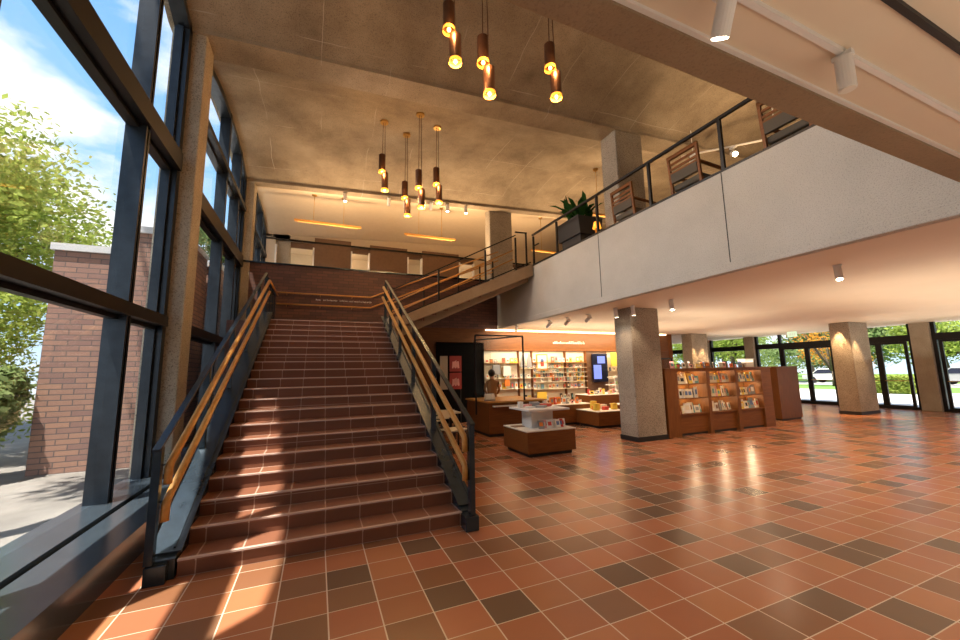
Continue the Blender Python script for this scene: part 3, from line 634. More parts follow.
# --------------------------------------------------------- bookcase by the column
BX0, BX1, BY0, BY1, BZ = 7.88, 12.0, 7.0, 7.55, 1.63
t_ = thing('bookcase', 'long walnut three bay bookcase with lit glass shelves beside the concrete column', 'bookcase', (BX0, BY0, 0))
def pb(mb, nm, mt, par=None, **k):
    o = mb.build(nm, mt, par or t_, **k)
    if par is None: o.location = (-BX0, -BY0, 0)
    return o
pb(MB().box(BX0, BY0, 0, BX0+.42, BY1, BZ), 'end_panel', 'walnut'); pb(MB().box(BX1-.42, BY0, 0, BX1, BY1, BZ), 'end_panel', 'walnut2')
pb(MB().box(BX0-.02, BY0-.03, BZ, BX1+.02, BY1+.02, BZ+.035), 'top', 'walnut', bevel=.004)
pb(MB().box(BX0+.1, BY1-.04, .1, BX1-.1, BY1-.01, BZ), 'back_panel', 'orangewood')
bay = []
bw = (BX1-BX0-.84+.12)/3
for i in range(3):
    a = BX0+.42+i*(bw)-.0; b = a+bw-.12; bay.append((a, b))
    if i < 2: pb(MB().box(b, BY0-.02, .0, b+.12, BY1-.03, BZ), 'divider', 'walnut')
    pb(MB().box(a, BY0+.06, .06, b, BY0+.10, .52), 'base_panel', 'walnut2'); pb(MB().box(a, BY0+.02, .50, b, BY1-.05, .53), 'shelf', 'walnut')
    for z in (.89, 1.25): pb(MB().box(a, BY0+.05, z, b, BY1-.05, z+.018), 'shelf', 'glass2'); pb(MB().box(a, BY0+.035, z-.004, b, BY0+.05, z+.022), 'shelf_edge', 'walnut')
    pb(MB().box(a, BY0+.0, BZ-.05, b, BY0+.06, BZ-.0), 'head_rail', 'walnut')
    pb(MB().box(a+.05, BY0+.25, BZ-.03, b-.05, BY0+.30, BZ-.015), 'light_strip', 'lampon')
    light('shelf_lamp', 'POINT', ((a+b)/2, BY0+.3, BZ-.08), 5, (1, .72, .42), shadow_soft_size=.05)
    light('shelf_lamp', 'POINT', ((a+b)/2+.2, BY0+.3, 1.18), 4, (1, .72, .42), shadow_soft_size=.05)
    light('shelf_lamp', 'POINT', ((a+b)/2+.2, BY0+.3, .84), 3.4, (1, .72, .42), shadow_soft_size=.05)
pb(MB().box(BX0+.1, BY0+.08, 0, BX1-.1, BY1-.05, .07), 'plinth', 'plinth')
ORD = 'first second third fourth fifth sixth seventh eighth ninth tenth eleventh twelfth thirteenth fourteenth fifteenth sixteenth seventeenth eighteenth nineteenth twentieth twenty-first twenty-second twenty-third twenty-fourth twenty-fifth twenty-sixth twenty-seventh twenty-eighth twenty-ninth thirtieth'.split()+['later']*40
rn = random.Random(11)
def bookmesh(name, mt, w_, d, h):
    return MB().box(-w_/2, -d/2, 0, w_/2, d/2, h)
protos = {}
def book(loc, lab, grp, colr, w_, h, d=.018, rz=0, tilt=0, kind='book'):
    """book or card standing face-on, leaning back by tilt; pages and spine are parts of the near ones"""
    o = MB().box(-w_/2, -d/2, 0, w_/2, d/2, h).build(kind, 'b_'+colr)
    # cover panel: a paler or darker picture patch on the front face
    o.location = loc; o.rotation_euler = (tilt, 0, rz); tag(o, lab, 'book' if kind == 'book' else kind.replace('_', ' '), grp)
    pc = rn.choice([c for c in ('cream', 'white', 'grey', 'black', 'blue', 'brown', 'red', 'orange', 'teal') if c != colr])
    MB().box(-w_*.3, -d/2-.002, h*.3, w_*.3, -d/2, h*.75).build('cover_picture', 'b_'+pc, o)
    return o
CW = {'cream': 'cream', 'white': 'white', 'yellow': 'yellow', 'red': 'red', 'orange': 'orange', 'grey': 'grey', 'black': 'black', 'blue': 'blue', 'pink': 'pink', 'green': 'green', 'brown': 'brown', 'teal': 'teal'}
bayn = ['bay beside the concrete column', 'middle bay', 'bay farthest from the column']; shn = ['lowest', 'middle', 'top']
for i, (a, b) in enumerate(bay):
    for j, z in enumerate((.53, .908, 1.268)):
        x = a+.10; nb = 0
        while x < b-.06:
            colr = rn.choice(['cream', 'white', 'white', 'cream', 'white', 'grey', 'white', 'yellow', 'pink', 'cream', 'teal'])
            wd = rn.uniform(.09, .17)
            if x+wd/2+.03 > b: break
            h = rn.uniform(.18, .29)
            if rn.random() < .06: x += .1; continue
            book((x, BY0+.115+rn.uniform(0, .03), z+.004), '%s book, %s along the %s shelf in the bookcase %s' % (CW[colr], ORD[nb], shn[j], bayn[i]), 'books on the %s shelf, bookcase %s' % (shn[j], bayn[i]), colr, wd, h, .02, rn.uniform(-.5, .5), rn.uniform(-.25, -.05))
            x += wd*rn.uniform(.8, 1.1); nb += 1
x = BX0+.5; nb = 0
while x < BX1-.75:
    colr = rn.choice(['yellow', 'red', 'white', 'pink', 'orange', 'blue', 'cream', 'brown']); wd = rn.uniform(.07, .15)
    book((x, BY0+.15+rn.uniform(0, .1), BZ+.037), '%s book, %s from the concrete column along the bookcase top' % (CW[colr], ORD[nb]), 'books along the bookcase top', colr, wd, rn.uniform(.08, .18), .02, rn.uniform(-.6, .6), -.12)
    x += wd+rn.uniform(.01, .09); nb += 1
t_ = thing('acrylic_stand', 'small white boxy display stand at the far end of the bookcase top', 'display stand', (11.35, 7.25, BZ+.036))
MB().box(-.17, -.12, 0, .17, .12, .22).build('body', 'paper', t_, bevel=.01); MB().box(-.19, -.14, .22, .19, .14, .235).build('lid', 'white', t_)
t_ = thing('glass_display_case', 'glass case with black frame standing behind the bookcase by the column', 'display case', (8.6, 8.1, 0))
MB().box(-.5, -.3, 0, .5, .3, 1.45).build('cabinet', 'walnut', t_); MB().box(-.48, -.28, 1.47, .48, .28, 1.92).build('glass_box', 'glass2', t_)
q = MB()
for sx in (-.49, .49):
    for sy in (-.29, .29): q.bar((sx, sy, 1.45), (sx, sy, 1.95), .03)
for sz in (1.46, 1.94): q.bar((-.5, -.29, sz), (.5, -.29, sz), .03).bar((-.5, .29, sz), (.5, .29, sz), .03).bar((-.49, -.3, sz), (-.49, .3, sz), .03).bar((.49, -.3, sz), (.49, .3, sz), .03)
q.build('case_frame', 'black', t_)
for k, c_ in enumerate(('red', 'white', 'blue')):
    o = MB().tube([(0, 0, 0), (0, 0, .12), (0, 0, .2)], [.06, .075, .03], 12).build('vase', 'b_'+c_, smooth=True, loc=None); o.location = (8.3+.3*k, 8.1, 1.47); tag(o, c_+' vase inside the black framed glass case', 'vase')
# tall cabinet further along
t_ = thing('tall_cabinet', 'plain red brown wooden cabinet standing alone between bookcase and column', 'cabinet', (13.3, 7.55, 0))
MB().box(0, 0, .05, 1.05, .34, 1.64).build('body', 'walnut', t_); MB().box(-.012, .0, .05, 0, .34, 1.64).build('side_panel', 'orangewood', t_); MB().box(.03, .03, 0, 1.02, .31, .05).build('plinth', 'plinth', t_); MB().box(-.02, -.01, 1.64, 1.06, .35, 1.665).build('top', 'walnut', t_)
# --------------------------------------------------------- shop tables
def island(nm, lab, x0, y0, x1, y1, h, wd='walnut2', top='paper'):
    t_ = thing(nm, lab, 'display table', (x0, y0, 0)); a, b = x1-x0, y1-y0
    MB().box(0, 0, .07, a, b, h-.02).build('body', wd, t_, bevel=.004); MB().box(.06, .06, 0, a-.06, b-.06, .07).build('plinth', 'plinth', t_)
    MB().box(-.01, -.01, h-.02, a+.01, b+.01, h).build('top', top, t_); return t_
island('display_plinth', 'low walnut display block with pale top and a white tray stand on it', 3.80, 6.70, 4.92, 7.74, .50)
t_ = thing('tray_stand', 'white raised tray stand on the nearest display block', 'display stand', (4.30, 7.22, .50))
MB().box(-.22, -.2, 0, .30, .2, .36).build('stem', 'white', t_, bevel=.004); MB().box(-.42, -.46, .36, .55, .40, .40).build('tray', 'white', t_, bevel=.006)
rn = random.Random(4)
for k in range(9):
    c_ = rn.choice(['white', 'grey', 'white', 'pink']) if k != 7 else 'red'
    book((4.22+.068*k, 6.86+.03*(k % 3), .503), 'thin %s picture card, %s from the stairs end under the white tray' % (c_, ORD[k]), 'cards leaning on the nearest display block', c_, .13, .17, .008, rn.uniform(-.3, .3), -.3, 'greeting_card')
o = MB().box(-.14, -.1, 0, .14, .1, .015).build('notebook', 'b_brown'); o.location = (3.98, 7.4, .501); tag(o, 'flat brown notebook lying on the near display block corner', 'notebook')
for k, (dx, dy, c_, a, h) in enumerate(((-.3, .1, 'white', .09, .12), (-.1, .15, 'pink', .14, .05), (.08, -.1, 'grey', .22, .04), (.1, .2, 'grey', .2, .09), (-.18, -.1, 'white', .16, .03), (.32, .1, 'red', .2, .05), (.42, .25, 'cream', .08, .1))):
    o = MB().box(-a/2, -a/2, 0, a/2, a/2, h).build('gift_box', 'b_'+c_, bevel=.004); o.location = (4.30+dx, 7.22+dy, .902); o.rotation_euler = (0, 0, k*.4)
    tag(o, ['tall white gift box at the stairs end of the white tray', 'flat pink gift box on the white tray', 'wide low grey gift box at the front of the white tray', 'tall grey gift box at the back of the white tray', 'thin white gift box on the white tray', 'flat red gift box on the white tray', 'small cream gift box at the back corner of the white tray'][k], 'gift box')
island('display_plinth', 'low walnut display block carrying yellow and orange boxes', 7.42, 8.98, 8.45, 10.0, .47)
for k in range(7):
    c_ = ['yellow', 'orange', 'yellow', 'red', 'cream', 'orange', 'yellow'][k]; h = [.2, .12, .24, .1, .14, .13, .18][k]
    o = MB().box(-.08, -.06, 0, .08, .06, h).build('gift_box', 'b_'+c_, bevel=.004); o.location = (7.62+.11*k, 9.3+.2*(k % 3), .472); tag(o, '%s %s box on the second low display block' % (['tall', 'small', 'tallest', 'low', 'square', 'narrow', 'medium'][k], c_), 'gift box')
island('display_plinth', 'long low walnut display block behind the white tray stand', 6.3, 10.0, 8.0, 10.9, .62)
island('display_plinth', 'tall walnut display block in front of the video screen', 8.6, 10.8, 10.4, 11.6, .80)
island('display_plinth', 'low walnut display block half behind the concrete column', 8.9, 9.2, 9.9, 10.2, .55)
rn = random.Random(9)
for gi, (x0, x1, y, z, n_) in enumerate(((6.4, 7.9, 10.3, .622, 13), (8.7, 10.3, 11.1, .802, 15), (8.95, 9.85, 9.6, .552, 9))):
    wh = ['long low block behind the white tray', 'tall block in front of the video screen', 'block half behind the column'][gi]
    for k in range(n_):
        c_ = rn.choice(['white', 'cream', 'pink', 'red', 'white', 'yellow', 'orange', 'grey'])
        book((x0+(x1-x0)*(k+.5)/n_, y+rn.uniform(-.1, .1), z+.002), '%s boxed gift, %s along the %s' % (CW[c_], ORD[k], wh), 'gifts on the '+wh, c_, rn.uniform(.08, .14), rn.uniform(.08, .22), .05, rn.uniform(-.5, .5), 0, 'boxed_gift')
# white tiered stand beside screen
t_ = thing('tiered_stand', 'white tiered shelving stand in front of the yellow poster', 'display stand', (10.25, 11.3, .8))
for k, (w_, z) in enumerate(((.62, .0), (.55, .28), (.45, .56))): MB().box(-w_/2, -w_/2, z, w_/2, w_/2, z+.03).build('tier', 'white', t_)
MB().box(-.05, -.05, .03, .05, .05, .62).build('stem', 'white', t_)
for k in range(8):
    o = MB().tube([(0, 0, 0), (0, 0, .09), (0, 0, .13)], [.035, .04, .015], 10).build('bottle', 'b_'+['white', 'green', 'cream', 'brown'][k % 4], smooth=True); o.location = (10.06+.055*k, 11.1+.05*(k % 2), .832 + (.28 if k % 2 else 0)); tag(o, '%s bottle, %s along the %s tier of the white tiered stand' % (['white', 'green', 'cream', 'brown'][k % 4], ORD[k//2], 'middle' if k % 2 else 'lowest'), 'bottle', 'bottles on the white tiered stand')
# counter
t_ = thing('service_counter', 'long walnut shop counter with a slim projecting top', 'counter', (4.08, 9.15, 0))
MB().box(0, 0, .08, 1.6, 1.55, .86).build('body', 'walnut2', t_); MB().box(.05, .05, 0, 1.55, 1.5, .08).build('plinth', 'plinth', t_); MB().box(-.04, -.05, .86, 1.66, 1.58, .90).build('top', 'oak', t_); MB().box(.1, -.12, .76, 1.8, .0, .79).build('ledge', 'paper', t_)
o = thing('card_terminal', 'small white card reader at the stairs end of the counter', 'card reader', (4.2, 9.35, .90)); MB().box(-.13, -.08, 0, .13, .08, .04).build('base', 'b_grey', o); MB().prism([(-.07, .03), (.05, .03), (.07, .17), (.0, .19)], 'x', -.13, .13).build('screen', 'paper', o)
t_ = thing('metal_screen_frame', 'tall thin black metal frame screen around the shop counter', 'screen', (3.68, 9.1, 0))
q = MB()
q.bar((.03, 0, .6), (.03, 0, 2.6), .035); q.bar((.03, 0, 2.6), (1.42, 0, 2.6), .035); q.build('front_frame', 'black', t_)
MB().bar((.62, 1.5, .9), (.62, 1.5, 2.6), .035).bar((.62, 1.5, 2.6), (1.42, 0, 2.6), .035).build('back_frame', 'black', t_); MB().bar((1.42, 0, .9), (1.42, 0, 2.6), .035).build('post', 'black', t_)
MB().box(.05, -.01, .95, .45, .0, 2.55).build('mesh_panel', 'glass2', t_)
# person behind the counter: one continuous body
def person():
    P = {}
    vs = [(0, 0, .92), (0, 0, 1.12), (0, .01, 1.32), (0, .01, 1.40), (0, -.01, 1.47), (0, -.02, 1.56), (0, -.02, 1.63),
          (.17, 0, 1.34), (.23, -.02, 1.12), (.17, -.20, .98), (.12, -.27, .96), (-.17, 0, 1.34), (-.23, -.02, 1.12), (-.17, -.20, .98), (-.12, -.27, .96),
          (.09, 0, .86), (.10, -.01, .48), (.10, .02, .09), (.10, -.12, .04), (-.09, 0, .86), (-.10, -.01, .48), (-.10, .02, .09), (-.10, -.12, .04)]
    es = [(0, 1), (1, 2), (2, 3), (3, 4), (4, 5), (5, 6), (2, 7), (7, 8), (8, 9), (9, 10), (2, 11), (11, 12), (12, 13), (13, 14), (0, 15), (15, 16), (16, 17), (17, 18), (0, 19), (19, 20), (20, 21), (21, 22)]
    rs = [.15, .13, .14, .07, .055, .095, .085, .065, .045, .035, .03, .065, .045, .035, .03, .085, .06, .04, .035, .085, .06, .04, .035]
    me = bpy.data.meshes.new('body'); me.from_pydata(vs, es, []); o = bpy.data.objects.new('body', me); C.objects.link(o)
    sk = o.modifiers.new('skin', 'SKIN'); me.skin_vertices.new() if not me.skin_vertices else None
    for i, v in enumerate(me.skin_vertices[0].data): v.radius = (rs[i], rs[i]*.8); v.use_root = (i == 0)
    sb = o.modifiers.new('sub', 'SUBSURF'); sb.levels = 1; sb.render_levels = 1
    me.materials.append(M['skin'])
    dg = bpy.context.evaluated_depsgraph_get(); dg.update(); me2 = bpy.data.meshes.new_from_object(o.evaluated_get(dg)); o.modifiers.clear(); o.data = me2
    for n_ in ('tan', 'planter'): me2.materials.append(M[n_])
    for p in me2.polygons:
        c = p.center; p.use_smooth = True
        p.material_index = 0 if (c.z > 1.43 or (c.y < -.2 and c.z > .8)) else (1 if c.z > .90 else 2)
    return o
pr = thing('person', 'person with short black hair and tan shirt standing at the shop counter', 'person', (4.98, 10.9, 0), 2.7)
bd = person(); bd.parent = pr
MB().sphere((0, 0, 1.61), .108, .118, .115, 14, 10).build('hair', 'hair', pr, smooth=True).location = (0, .015, .01)
MB().sphere((0, -.118, 1.575), .014, .02, .02, 8, 6).build('nose', 'skin', pr, smooth=True)
for s_ in (-1, 1):
    MB().sphere((s_*.035, -.10, 1.60), .011, .008, .008, 8, 6).build('eye', 'b_black', pr, smooth=True)
    MB().sphere((s_*.088, -.02, 1.58), .012, .02, .03, 8, 6).build('ear', 'skin', pr, smooth=True)
    h = MB()
    for k in range(4): h.tube([(s_*.115+(k-1.5)*.018, -.30, .955), (s_*.115+(k-1.5)*.02, -.345-.006*(k in (1, 2)), .95), (s_*.115+(k-1.5)*.02, -.375-.008*(k in (1, 2)), .935)], [.009, .008, .006], 6)
    h.tube([(s_*.095, -.27, .955), (s_*.06, -.30, .95), (s_*.052, -.325, .94)], [.011, .009, .007], 6)
    h.build('fingers', 'skin', pr, smooth=True)
# --------------------------------------------------------- shop wall
dk = thing('dark_alcove_doors', 'black double door recess in the shop wall beside the stairs', 'doors', (3.64, 12.28, 0))
MB().box(0, -.04, 0, 1.6, 0, 2.62).build('door_leaf', 'void', dk); MB().box(-.04, -.07, 0, 0, 0, 2.66).build('jamb', 'void', dk); MB().box(1.6, -.07, 0, 1.66, 0, 2.66).build('jamb', 'void', dk); MB().box(-.04, -.07, 2.6, 1.66, 0, 2.66).build('head', 'void', dk)
MB().box(.78, -.05, 0, .82, -.04, 2.2).build('gap', 'b_black', dk)
for x, z0, z1, lab in ((4.05, 1.68, 2.2, 'upper red poster with pale figures on the black doors'), (4.05, 1.10, 1.64, 'lower red poster with pale figures on the black doors')):
    o = MB().box(0, -.012, 0, .42, 0, z1-z0).build('poster', 'darkred'); o.location = (x, 12.23, z0); tag(o, lab, 'poster')
    q = MB()
    for k in range(5): q.add([(.08+.05*k, -.014, .1+.06*(k % 2)), (.14+.05*k, -.014, .12), (.16+.04*k, -.014, .3+.04*(k % 3)), (.1+.04*k, -.014, .34)], [(0, 1, 2, 3)])
    q.build('picture', 'b_pink', o)
o = MB().box(0, -.012, 0, .26, 0, 1.1).build('notice_panel', 'greywall'); o.location = (3.72, 12.23, 1.1); tag(o, 'narrow grey wood panel beside the red posters', 'panel')
wl = thing('display_wall', 'brightly lit cream shelving wall across the back of the shop', 'shelving', (5.3, 12.28, 0))
def pw(mb, nm, mt, **k):
    o = mb.build(nm, mt, wl, **k); o.location = (-5.3, -12.28, 0); return o
secs = [(5.3, 6.6), (6.62, 7.15), (7.17, 8.6), (8.62, 9.55), (10.65, 12.6)]
for a, b in secs: pw(MB().box(a, 12.24, .58, b, 12.29, 2.37), 'back_panel', 'b_cream'); pw(MB().box(b, 12.1, .58, b+.02, 12.28, 2.37), 'upright', 'walnut')
pw(MB().box(5.3, 11.85, 0, 12.6, 12.28, .58), 'base_cabinet', 'walnut2'); pw(MB().box(9.57, 12.2, .58, 10.65, 12.29, 2.40), 'dark_panel', 'brownpanel')
rows = {0: [(5.32, 6.58), (1.05, 1.42, 1.95)], 1: [(6.64, 7.13), (1.05, 1.42, 1.75)], 2: [(7.19, 8.58), (1.0, 1.25, 1.42, 1.59, 1.76, 1.96)], 3: [(8.64, 9.53), (1.0, 1.25, 1.42, 1.59, 1.76, 1.96)], 4: [(10.67, 12.5), (1.0, 1.3, 1.6)]}
for i, ((a, b), zs) in rows.items():
    for z in zs: pw(MB().box(a, 12.04, z-.015, b, 12.25, z), 'shelf', 'b_cream' if z < 1.9 else 'oak')
sn = ['counter end', 'narrow', 'centre', 'section before the screen', 'section behind the column']
rn = random.Random(21)
for i, ((a, b), zs) in rows.items():
    for j, z in enumerate((.58,)+zs):
        nb = 0; x = a+.06; gap = .16 if z < 1.3 or z > 1.9 else .10
        while x < b-.04:
            c_ = rn.choice(['white', 'cream', 'white', 'grey', 'cream', 'black', 'brown', 'orange', 'yellow', 'pink', 'teal', 'white'])
            hm = .15 if gap < .12 else .24
            if i == 0 and z > 1.9: hm = .2
            w_ = gap*rn.uniform(.6, .85)
            if rn.random() < .85: book((x, 12.14, z+.002), '%s shop item, %s along the %s shelf up, lit wall %s' % (CW[c_], ORD[nb], ['lowest', 'second', 'third', 'fourth', 'fifth', 'sixth', 'seventh'][j], sn[i]), 'goods on shelf %s of the lit wall, %s' % (['one', 'two', 'three', 'four', 'five', 'six', 'seven'][j], sn[i]), c_, w_, rn.uniform(.6, 1)*hm, .02, rn.uniform(-.2, .2), -.08, 'shop_item'); nb += 1
            x += gap
# framed picture, tote bags, posters, screen
fp = thing('framed_picture', 'orange framed picture of a blue and red arched doorway on the lit wall', 'picture', (7.30, 12.06, 1.66))
MB().box(0, 0, 0, .48, .03, .60).build('frame', 'oak', fp); MB().box(.05, -.004, .05, .43, 0, .55).build('mount', 'paper', fp); MB().box(.17, -.008, .15, .31, -.004, .34).build('picture', 'b_red', fp); MB().tube([(.24, -.008, .36), (.24, -.004, .36)], .075, 16).build('picture_top', 'b_blue', fp)
for k, (x, z, c_) in enumerate(((5.55, 1.55, 'grey'), (5.95, 1.5, 'white'), (6.0, 1.15, 'orange'))):
    tb = thing('tote_bag', ['grey tote bag hanging on the lit wall by the counter', 'white tote bag hanging on the lit wall by the counter', 'small orange bag hanging low on the lit wall'][k], 'bag', (x, 12.05, z)); s_ = .3 if k < 2 else .2
    MB().prism([(0, 0), (s_, 0), (s_*.95, s_*1.1), (s_*.05, s_*1.1)], 'y', 0, .05).build('body', 'b_'+c_, tb); MB().tube([(s_*.25, .02, s_*1.1), (s_*.3, .02, s_*1.5), (s_*.7, .02, s_*1.5), (s_*.75, .02, s_*1.1)], .012, 6).build('handle', 'b_'+c_, tb)
for k, x in enumerate((6.62, 6.88)):
    o = MB().prism([(0, 0), (.22, 0), (.19, .3), (.11, .5), (.04, .3)], 'y', 0, .03).build('art_print', 'b_grey'); o.location = (x, 12.03, 1.78); tag(o, ['dark sketch print on the lit wall nearest the counter', 'dark sketch print on the lit wall nearest the orange frame'][k], 'print')
tv = thing('video_screen', 'tall black video screen showing a blue picture in front of brown panel', 'screen', (9.84, 12.1, 1.18))
MB().box(0, 0, 0, .74, .06, 1.1).build('casing', 'scrd', tv, bevel=.008); MB().box(.05, -.004, .12, .42, 0, .66).build('picture', 'scrn', tv); MB().box(.25, -.004, .72, .62, 0, 1.0).build('picture', 'scrn', tv); MB().box(.3, .06, .4, .44, .1, .7).build('bracket', 'black', tv)
o = MB().box(0, 0, 0, .30, .02, .55).build('poster', 'b_yellow'); o.location = (10.72, 12.05, 1.78); tag(o, 'plain yellow poster beside the video screen', 'poster')
o = MB().tube([(0, 0, 0), (0, .02, 0)], .26, 24).build('round_plaque', 'b_grey'); o.location = (11.4, 12.04, 2.02); tag(o, 'round grey ringed plaque beside the yellow poster', 'plaque'); MB().tube([(0, -.004, 0), (0, 0, 0)], .17, 24).build('ring', 'b_cream', o); MB().tube([(0, -.008, 0), (0, -.004, 0)], .08, 24).build('centre', 'b_grey', o)
o = MB().box(0, 0, 0, .4, .02, .3).build('poster', 'b_yellow'); o.location = (7.25, 12.0, .60); tag(o, 'yellow print low on the lit wall under the orange frame', 'poster')
# pale raised shop lettering, too small to read
rn = random.Random(8); q = MB(); x = 8.2
while x < 9.62:
    h = rn.choice((.06, .06, .10)); q.box(x, 12.27, 2.66, x+.016, 12.30, 2.66+h)
    q.box(x, 12.27, 2.66+rn.choice((0, .045)), x+.05, 12.30, 2.675+rn.choice((0, .03)))
    if rn.random() < .6: q.box(x+.04, 12.27, 2.66, x+.055, 12.30, 2.72)
    x += .082
tag(q.build('shop_lettering', 'paper'), 'row of small pale raised letters on the orange wood wall over the shelves', 'lettering')
# seating seen through the stair balustrade
def stool(lab, x, y, rz):
    t_ = thing('side_chair', lab, 'chair', (x, y, 0), rz)
    for sx in (-.2, .2):
        for sy in (-.2, .2): MB().bar((sx, sy, 0), (sx*.85, sy*.85, .44), .022).build('leg', 'black', t_)
    MB().box(-.22, -.22, .44, .22, .22, .47).build('seat', 'b_cream', t_, bevel=.008); MB().bar((-.19, .2, .47), (-.19, .24, .85), .022).bar((.19, .2, .47), (.19, .24, .85), .022).build('back_frame', 'black', t_); MB().box(-.2, .22, .68, .2, .24, .84).build('backrest', 'b_cream', t_)
stool('pale seated metal chair under the upper flight nearest the stair foot', 2.75, 8.0, .4); stool('pale seated metal chair under the upper flight, tucked at the table', 2.6, 9.6, 2.2); stool('pale seated metal chair nearest the dark doors', 3.2, 10.2, 1.1)
t_ = thing('cafe_table', 'small pale topped table with black legs under the upper flight', 'table', (2.75, 8.9, 0))
MB().box(-.35, -.35, .72, .35, .35, .75).build('tabletop', 'b_cream', t_)
for sx in (-.3, .3):
    for sy in (-.3, .3): MB().bar((sx, sy, 0), (sx, sy, .72), .03).build('leg', 'black', t_)
o = MB().box(0, 0, 0, .12, .012, .14).build('wall_sign', 'paper'); o.location = (3.5, 12.27, 1.35); tag(o, 'small white square notice on the wood wall beside the black doors', 'sign')
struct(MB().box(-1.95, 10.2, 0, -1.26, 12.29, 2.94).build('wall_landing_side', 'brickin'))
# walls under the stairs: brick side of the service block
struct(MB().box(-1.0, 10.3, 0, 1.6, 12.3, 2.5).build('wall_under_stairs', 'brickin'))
# --------------------------------------------------------- outside, window side
struct(MB().box(-60, -12, -.16, -2.25, 60, -.10).build('patio_ground', 'patio'))
def building(nm, lab, x0, y0, x1, y1, z1):
    t_ = thing(nm, lab, 'building', (x0, y0, -.1)); MB().box(0, 0, 0, x1-x0, y1-y0, z1+.1).build('wall', 'brickout', t_); MB().box(-.05, -.05, z1+.1, x1-x0+.01, y1-y0+.05, z1+.24).build('coping', 'coping', t_); return t_
building('brick_building', 'low brick building with pale coping beyond the patio', -4.90, 10.05, -3.86, 16, 4.22)
building('brick_building', 'taller purple brown brick block joining the low brick building', -3.80, 10.0, -2.80, 11.9, 4.72)
building('brick_building', 'recessed brick wall seen through the second window', -3.7, 12.1, -2.55, 18, 4.6)
MB_ = MB
def tree(nm, lab, x, y, z0, th, cr, cz, n, mt='leafy', seed=1, ls=.16, squash=.75, grp=None, lobes=9):
    t_ = thing(nm, lab, 'tree' if th > 1.2 else 'shrub', (x, y, z0), 0, grp); rn = random.Random(seed)
    cs = []
    for i in range(lobes):
        a = rn.uniform(0, 6.28); rr = cr*rn.uniform(.2, .75); cs.append((Vector((math.cos(a)*rr, math.sin(a)*rr, cz-z0+rn.uniform(-.55, .6)*cr*squash)), cr*rn.uniform(.35, .55)))
    if th > .3:
        q = MB().tube([(0, 0, 0), (.05*th, 0, th*.5), (0, .03*th, th)], [cr*.075, cr*.055, cr*.045], 9)
        for c, rr in cs: q.tube([(0, .03*th, th*.9), Vector((0, 0, th)).lerp(c, .55)+Vector((0, 0, .1*cr)), c+Vector((0, 0, rr*.4))], [cr*.035, cr*.02, cr*.006], 6)
        q.build('trunk', 'bark', t_, smooth=True)
    q = MB()
    for i in range(n):
        c, rr = rn.choice(cs); d = Vector((rn.gauss(0, 1), rn.gauss(0, 1), rn.gauss(0, 1))).normalized(); p = c+d*rr*rn.uniform(.55, 1.05); p.z = c.z+(p.z-c.z)*squash
        e1 = Vector((rn.gauss(0, 1), rn.gauss(0, 1), rn.gauss(0, .6))).normalized(); e2 = e1.cross(d+Vector((.01, 0, 0))).normalized(); s_ = ls*rn.uniform(.6, 1.3)
        q.add([p-e1*s_, p+e2*s_*.5, p+e1*s_, p-e2*s_*.5], [(0, 1, 2, 3)])
    q.build('foliage', mt, t_); return t_
tree('tree', 'large spreading tree with sunlit yellow green leaves behind the brick building', -11.6, 17.5, -.1, 4.6, 5.2, 6.6, 42000, 'leafy', 3, .10, .62, lobes=22)
tree('shrub', 'tall bushy green shrub filling the corner beside the brick building', -7.6, 11.9, -.1, .8, 2.4, 1.9, 16000, 'leafy', 5, .07, 1.0)
tree('shrub', 'dark green shrub against the brick building corner', -5.75, 9.7, -.1, .5, .8, 1.2, 6000, 'leafd', 6, .08, 1.1)
tree('tree', 'small distant tree top above the taller brick block', -5.7, 24, -.1, 5.5, 1.7, 8.9, 2500, 'leafd', 12, .16, .7)
tree('tree', 'airy patio tree whose dappled shade falls on the paving', -7.6, 3.4, -.1, 4.4, 2.6, 6.4, 3200, 'leafd', 15, .16, .6)
tree('tree', 'tall unseen tree added to shade the upper stairs from the sun', -4.9, 5.6, -.1, 9.0, 2.7, 11.8, 3000, 'leafd', 16, .17, .6)  # out of view; added to block sun on the upper steps
# --------------------------------------------------------- outside, entrance side
struct(MB().box(20.3, -60, -.16, 33, 80, -.02).build('entrance_paving', 'asphalt'))
struct(MB().box(33, -60, -.16, 41, 80, -.01).build('lawn', 'grass'))
struct(MB().box(41, -60, -.16, 48, 80, -.03).build('road', 'asphalt'))
struct(MB().box(48, -60, -.16, 90, 80, .0).build('far_lawn', 'grass'))
def hedge(lab, x, y, lx, ly, h, seed):
    t_ = thing('hedge', lab, 'hedge', (x, y, 0)); rn = random.Random(seed); q = MB()
    MB().box(-lx/2+.1, -ly/2+.1, 0, lx/2-.1, ly/2-.1, h-.12).build('core', 'grass', t_)
    for i in range(3500):
        p = Vector((rn.uniform(-lx/2, lx/2), rn.uniform(-ly/2, ly/2), rn.uniform(.05, h)))
        ax = rn.randrange(3)
        if ax == 0: p.x = -lx/2+rn.uniform(0, .15)
        elif ax == 1: p.y = rn.choice((-1, 1))*ly/2
        else: p.z = h-rn.uniform(0, .15)
        e1 = Vector((rn.gauss(0, 1), rn.gauss(0, 1), rn.gauss(0, 1))).normalized(); e2 = e1.orthogonal().normalized(); s_ = .12
        q.add([p-e1*s_, p+e2*s_*.6, p+e1*s_, p-e2*s_*.6], [(0, 1, 2, 3)])
    q.build('foliage', 'leafy', t_)
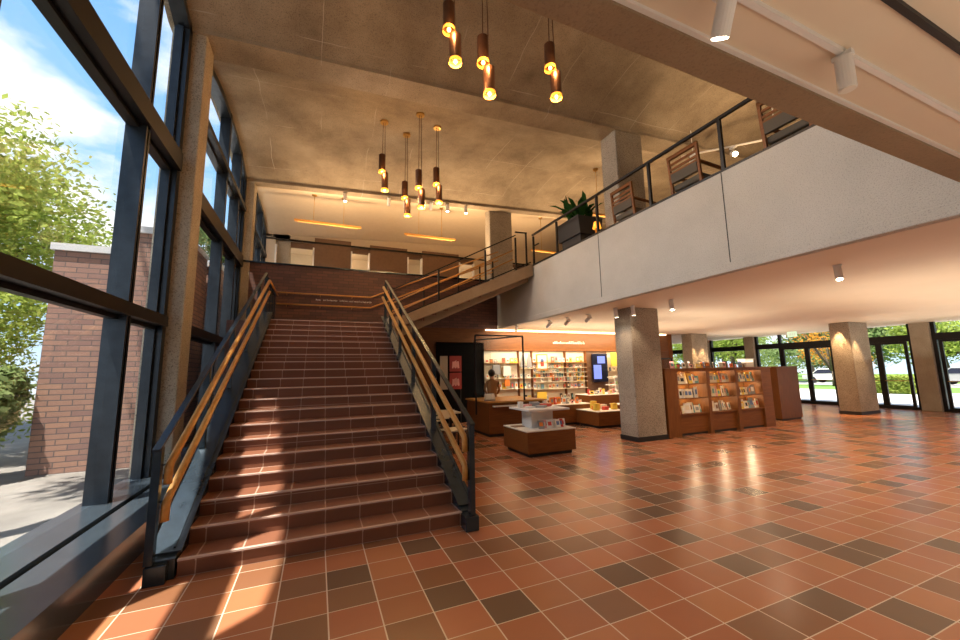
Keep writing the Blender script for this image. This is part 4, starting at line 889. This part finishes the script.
hedge('clipped bright green hedge seen through the doors beside the big column', 31.0, 12.2, 1.6, 3.2, 1.0, 1); hedge('low clipped hedge seen through the doors left of the column', 31.5, 20.5, 1.5, 5.0, .75, 2); hedge('clipped hedge seen through the panes farthest along the glass front', 31, 6.2, 1.2, 2.2, .8, 3)
pos_ = [(50, 6, 4.2, 'leafd'), (53, 16, 4.6, 'leafy'), (46, 23, 4.6, 'leafd'), (50, 33.5, 5.0, 'leafy'), (48, 44, 4.6, 'leafd'), (52, -6, 4.8, 'leafd'), (38, 17.5, 2.3, 'leafo'), (70, 12, 7, 'leafd'), (70, 30, 7.5, 'leafd'), (72, 50, 8, 'leafd'), (37, 30, 3.2, 'leafy'), (50, 54, 6, 'leafd'), (36, 44, 4, 'leafd')]
for i, (x, y, cr, mt) in enumerate(pos_):
    lab = ['round dark green street tree nearest the end of the glass front', 'yellow green tree across the road behind the orange one', 'dark green tree across the road left of the column', 'tall yellow green tree across the road beyond the bookcase', 'dark green tree behind the far bookcase panes', 'dark tree at the edge of the glass front', 'small tree with orange autumn leaves on the lawn', 'large dark tree far beyond the road opposite the doors', 'large dark tree far beyond the road opposite the bookcase', 'large dark tree far beyond the road opposite the shop', 'low yellow green tree on the near lawn', 'dark tree far along the road', 'dark tree on the near lawn far along'][i]
    tree('tree', lab, x, y, 0, cr*.55, cr, cr*.95 if mt != 'leafo' else 3.0, 8000 if cr > 3 else 1200, mt, 30+i, cr*.04, .85, 'trees along the road')
rn = random.Random(14)
for i, (x, y, c_, lab) in enumerate(((44.5, 20.5, 'white', 'white car on the road beyond the lawn'), (44.6, 12.2, 'grey', 'grey car on the road nearest the end of the glass front'))):
    t_ = thing('car', lab, 'car', (x, y, 0), math.pi/2)
    MB().prism([(-2.1, .3), (2.1, .3), (2.15, .7), (1.4, .85), (.8, 1.35), (-1.0, 1.38), (-1.7, .9), (-2.15, .8)], 'y', -.85, .85).build('body', 'b_'+c_, t_, bevel=.05)
    MB().prism([(1.25, .88), (.75, 1.28), (-.95, 1.3), (-1.5, .92)], 'y', -.87, .87).build('window_band', 'scrd', t_)
    for sx in (-1.3, 1.3):
        for sy in (-.8, .8): MB().tube([(sx, sy-.09, .32), (sx, sy+.09, .32)], .32, 16).build('wheel', 'plinth', t_)
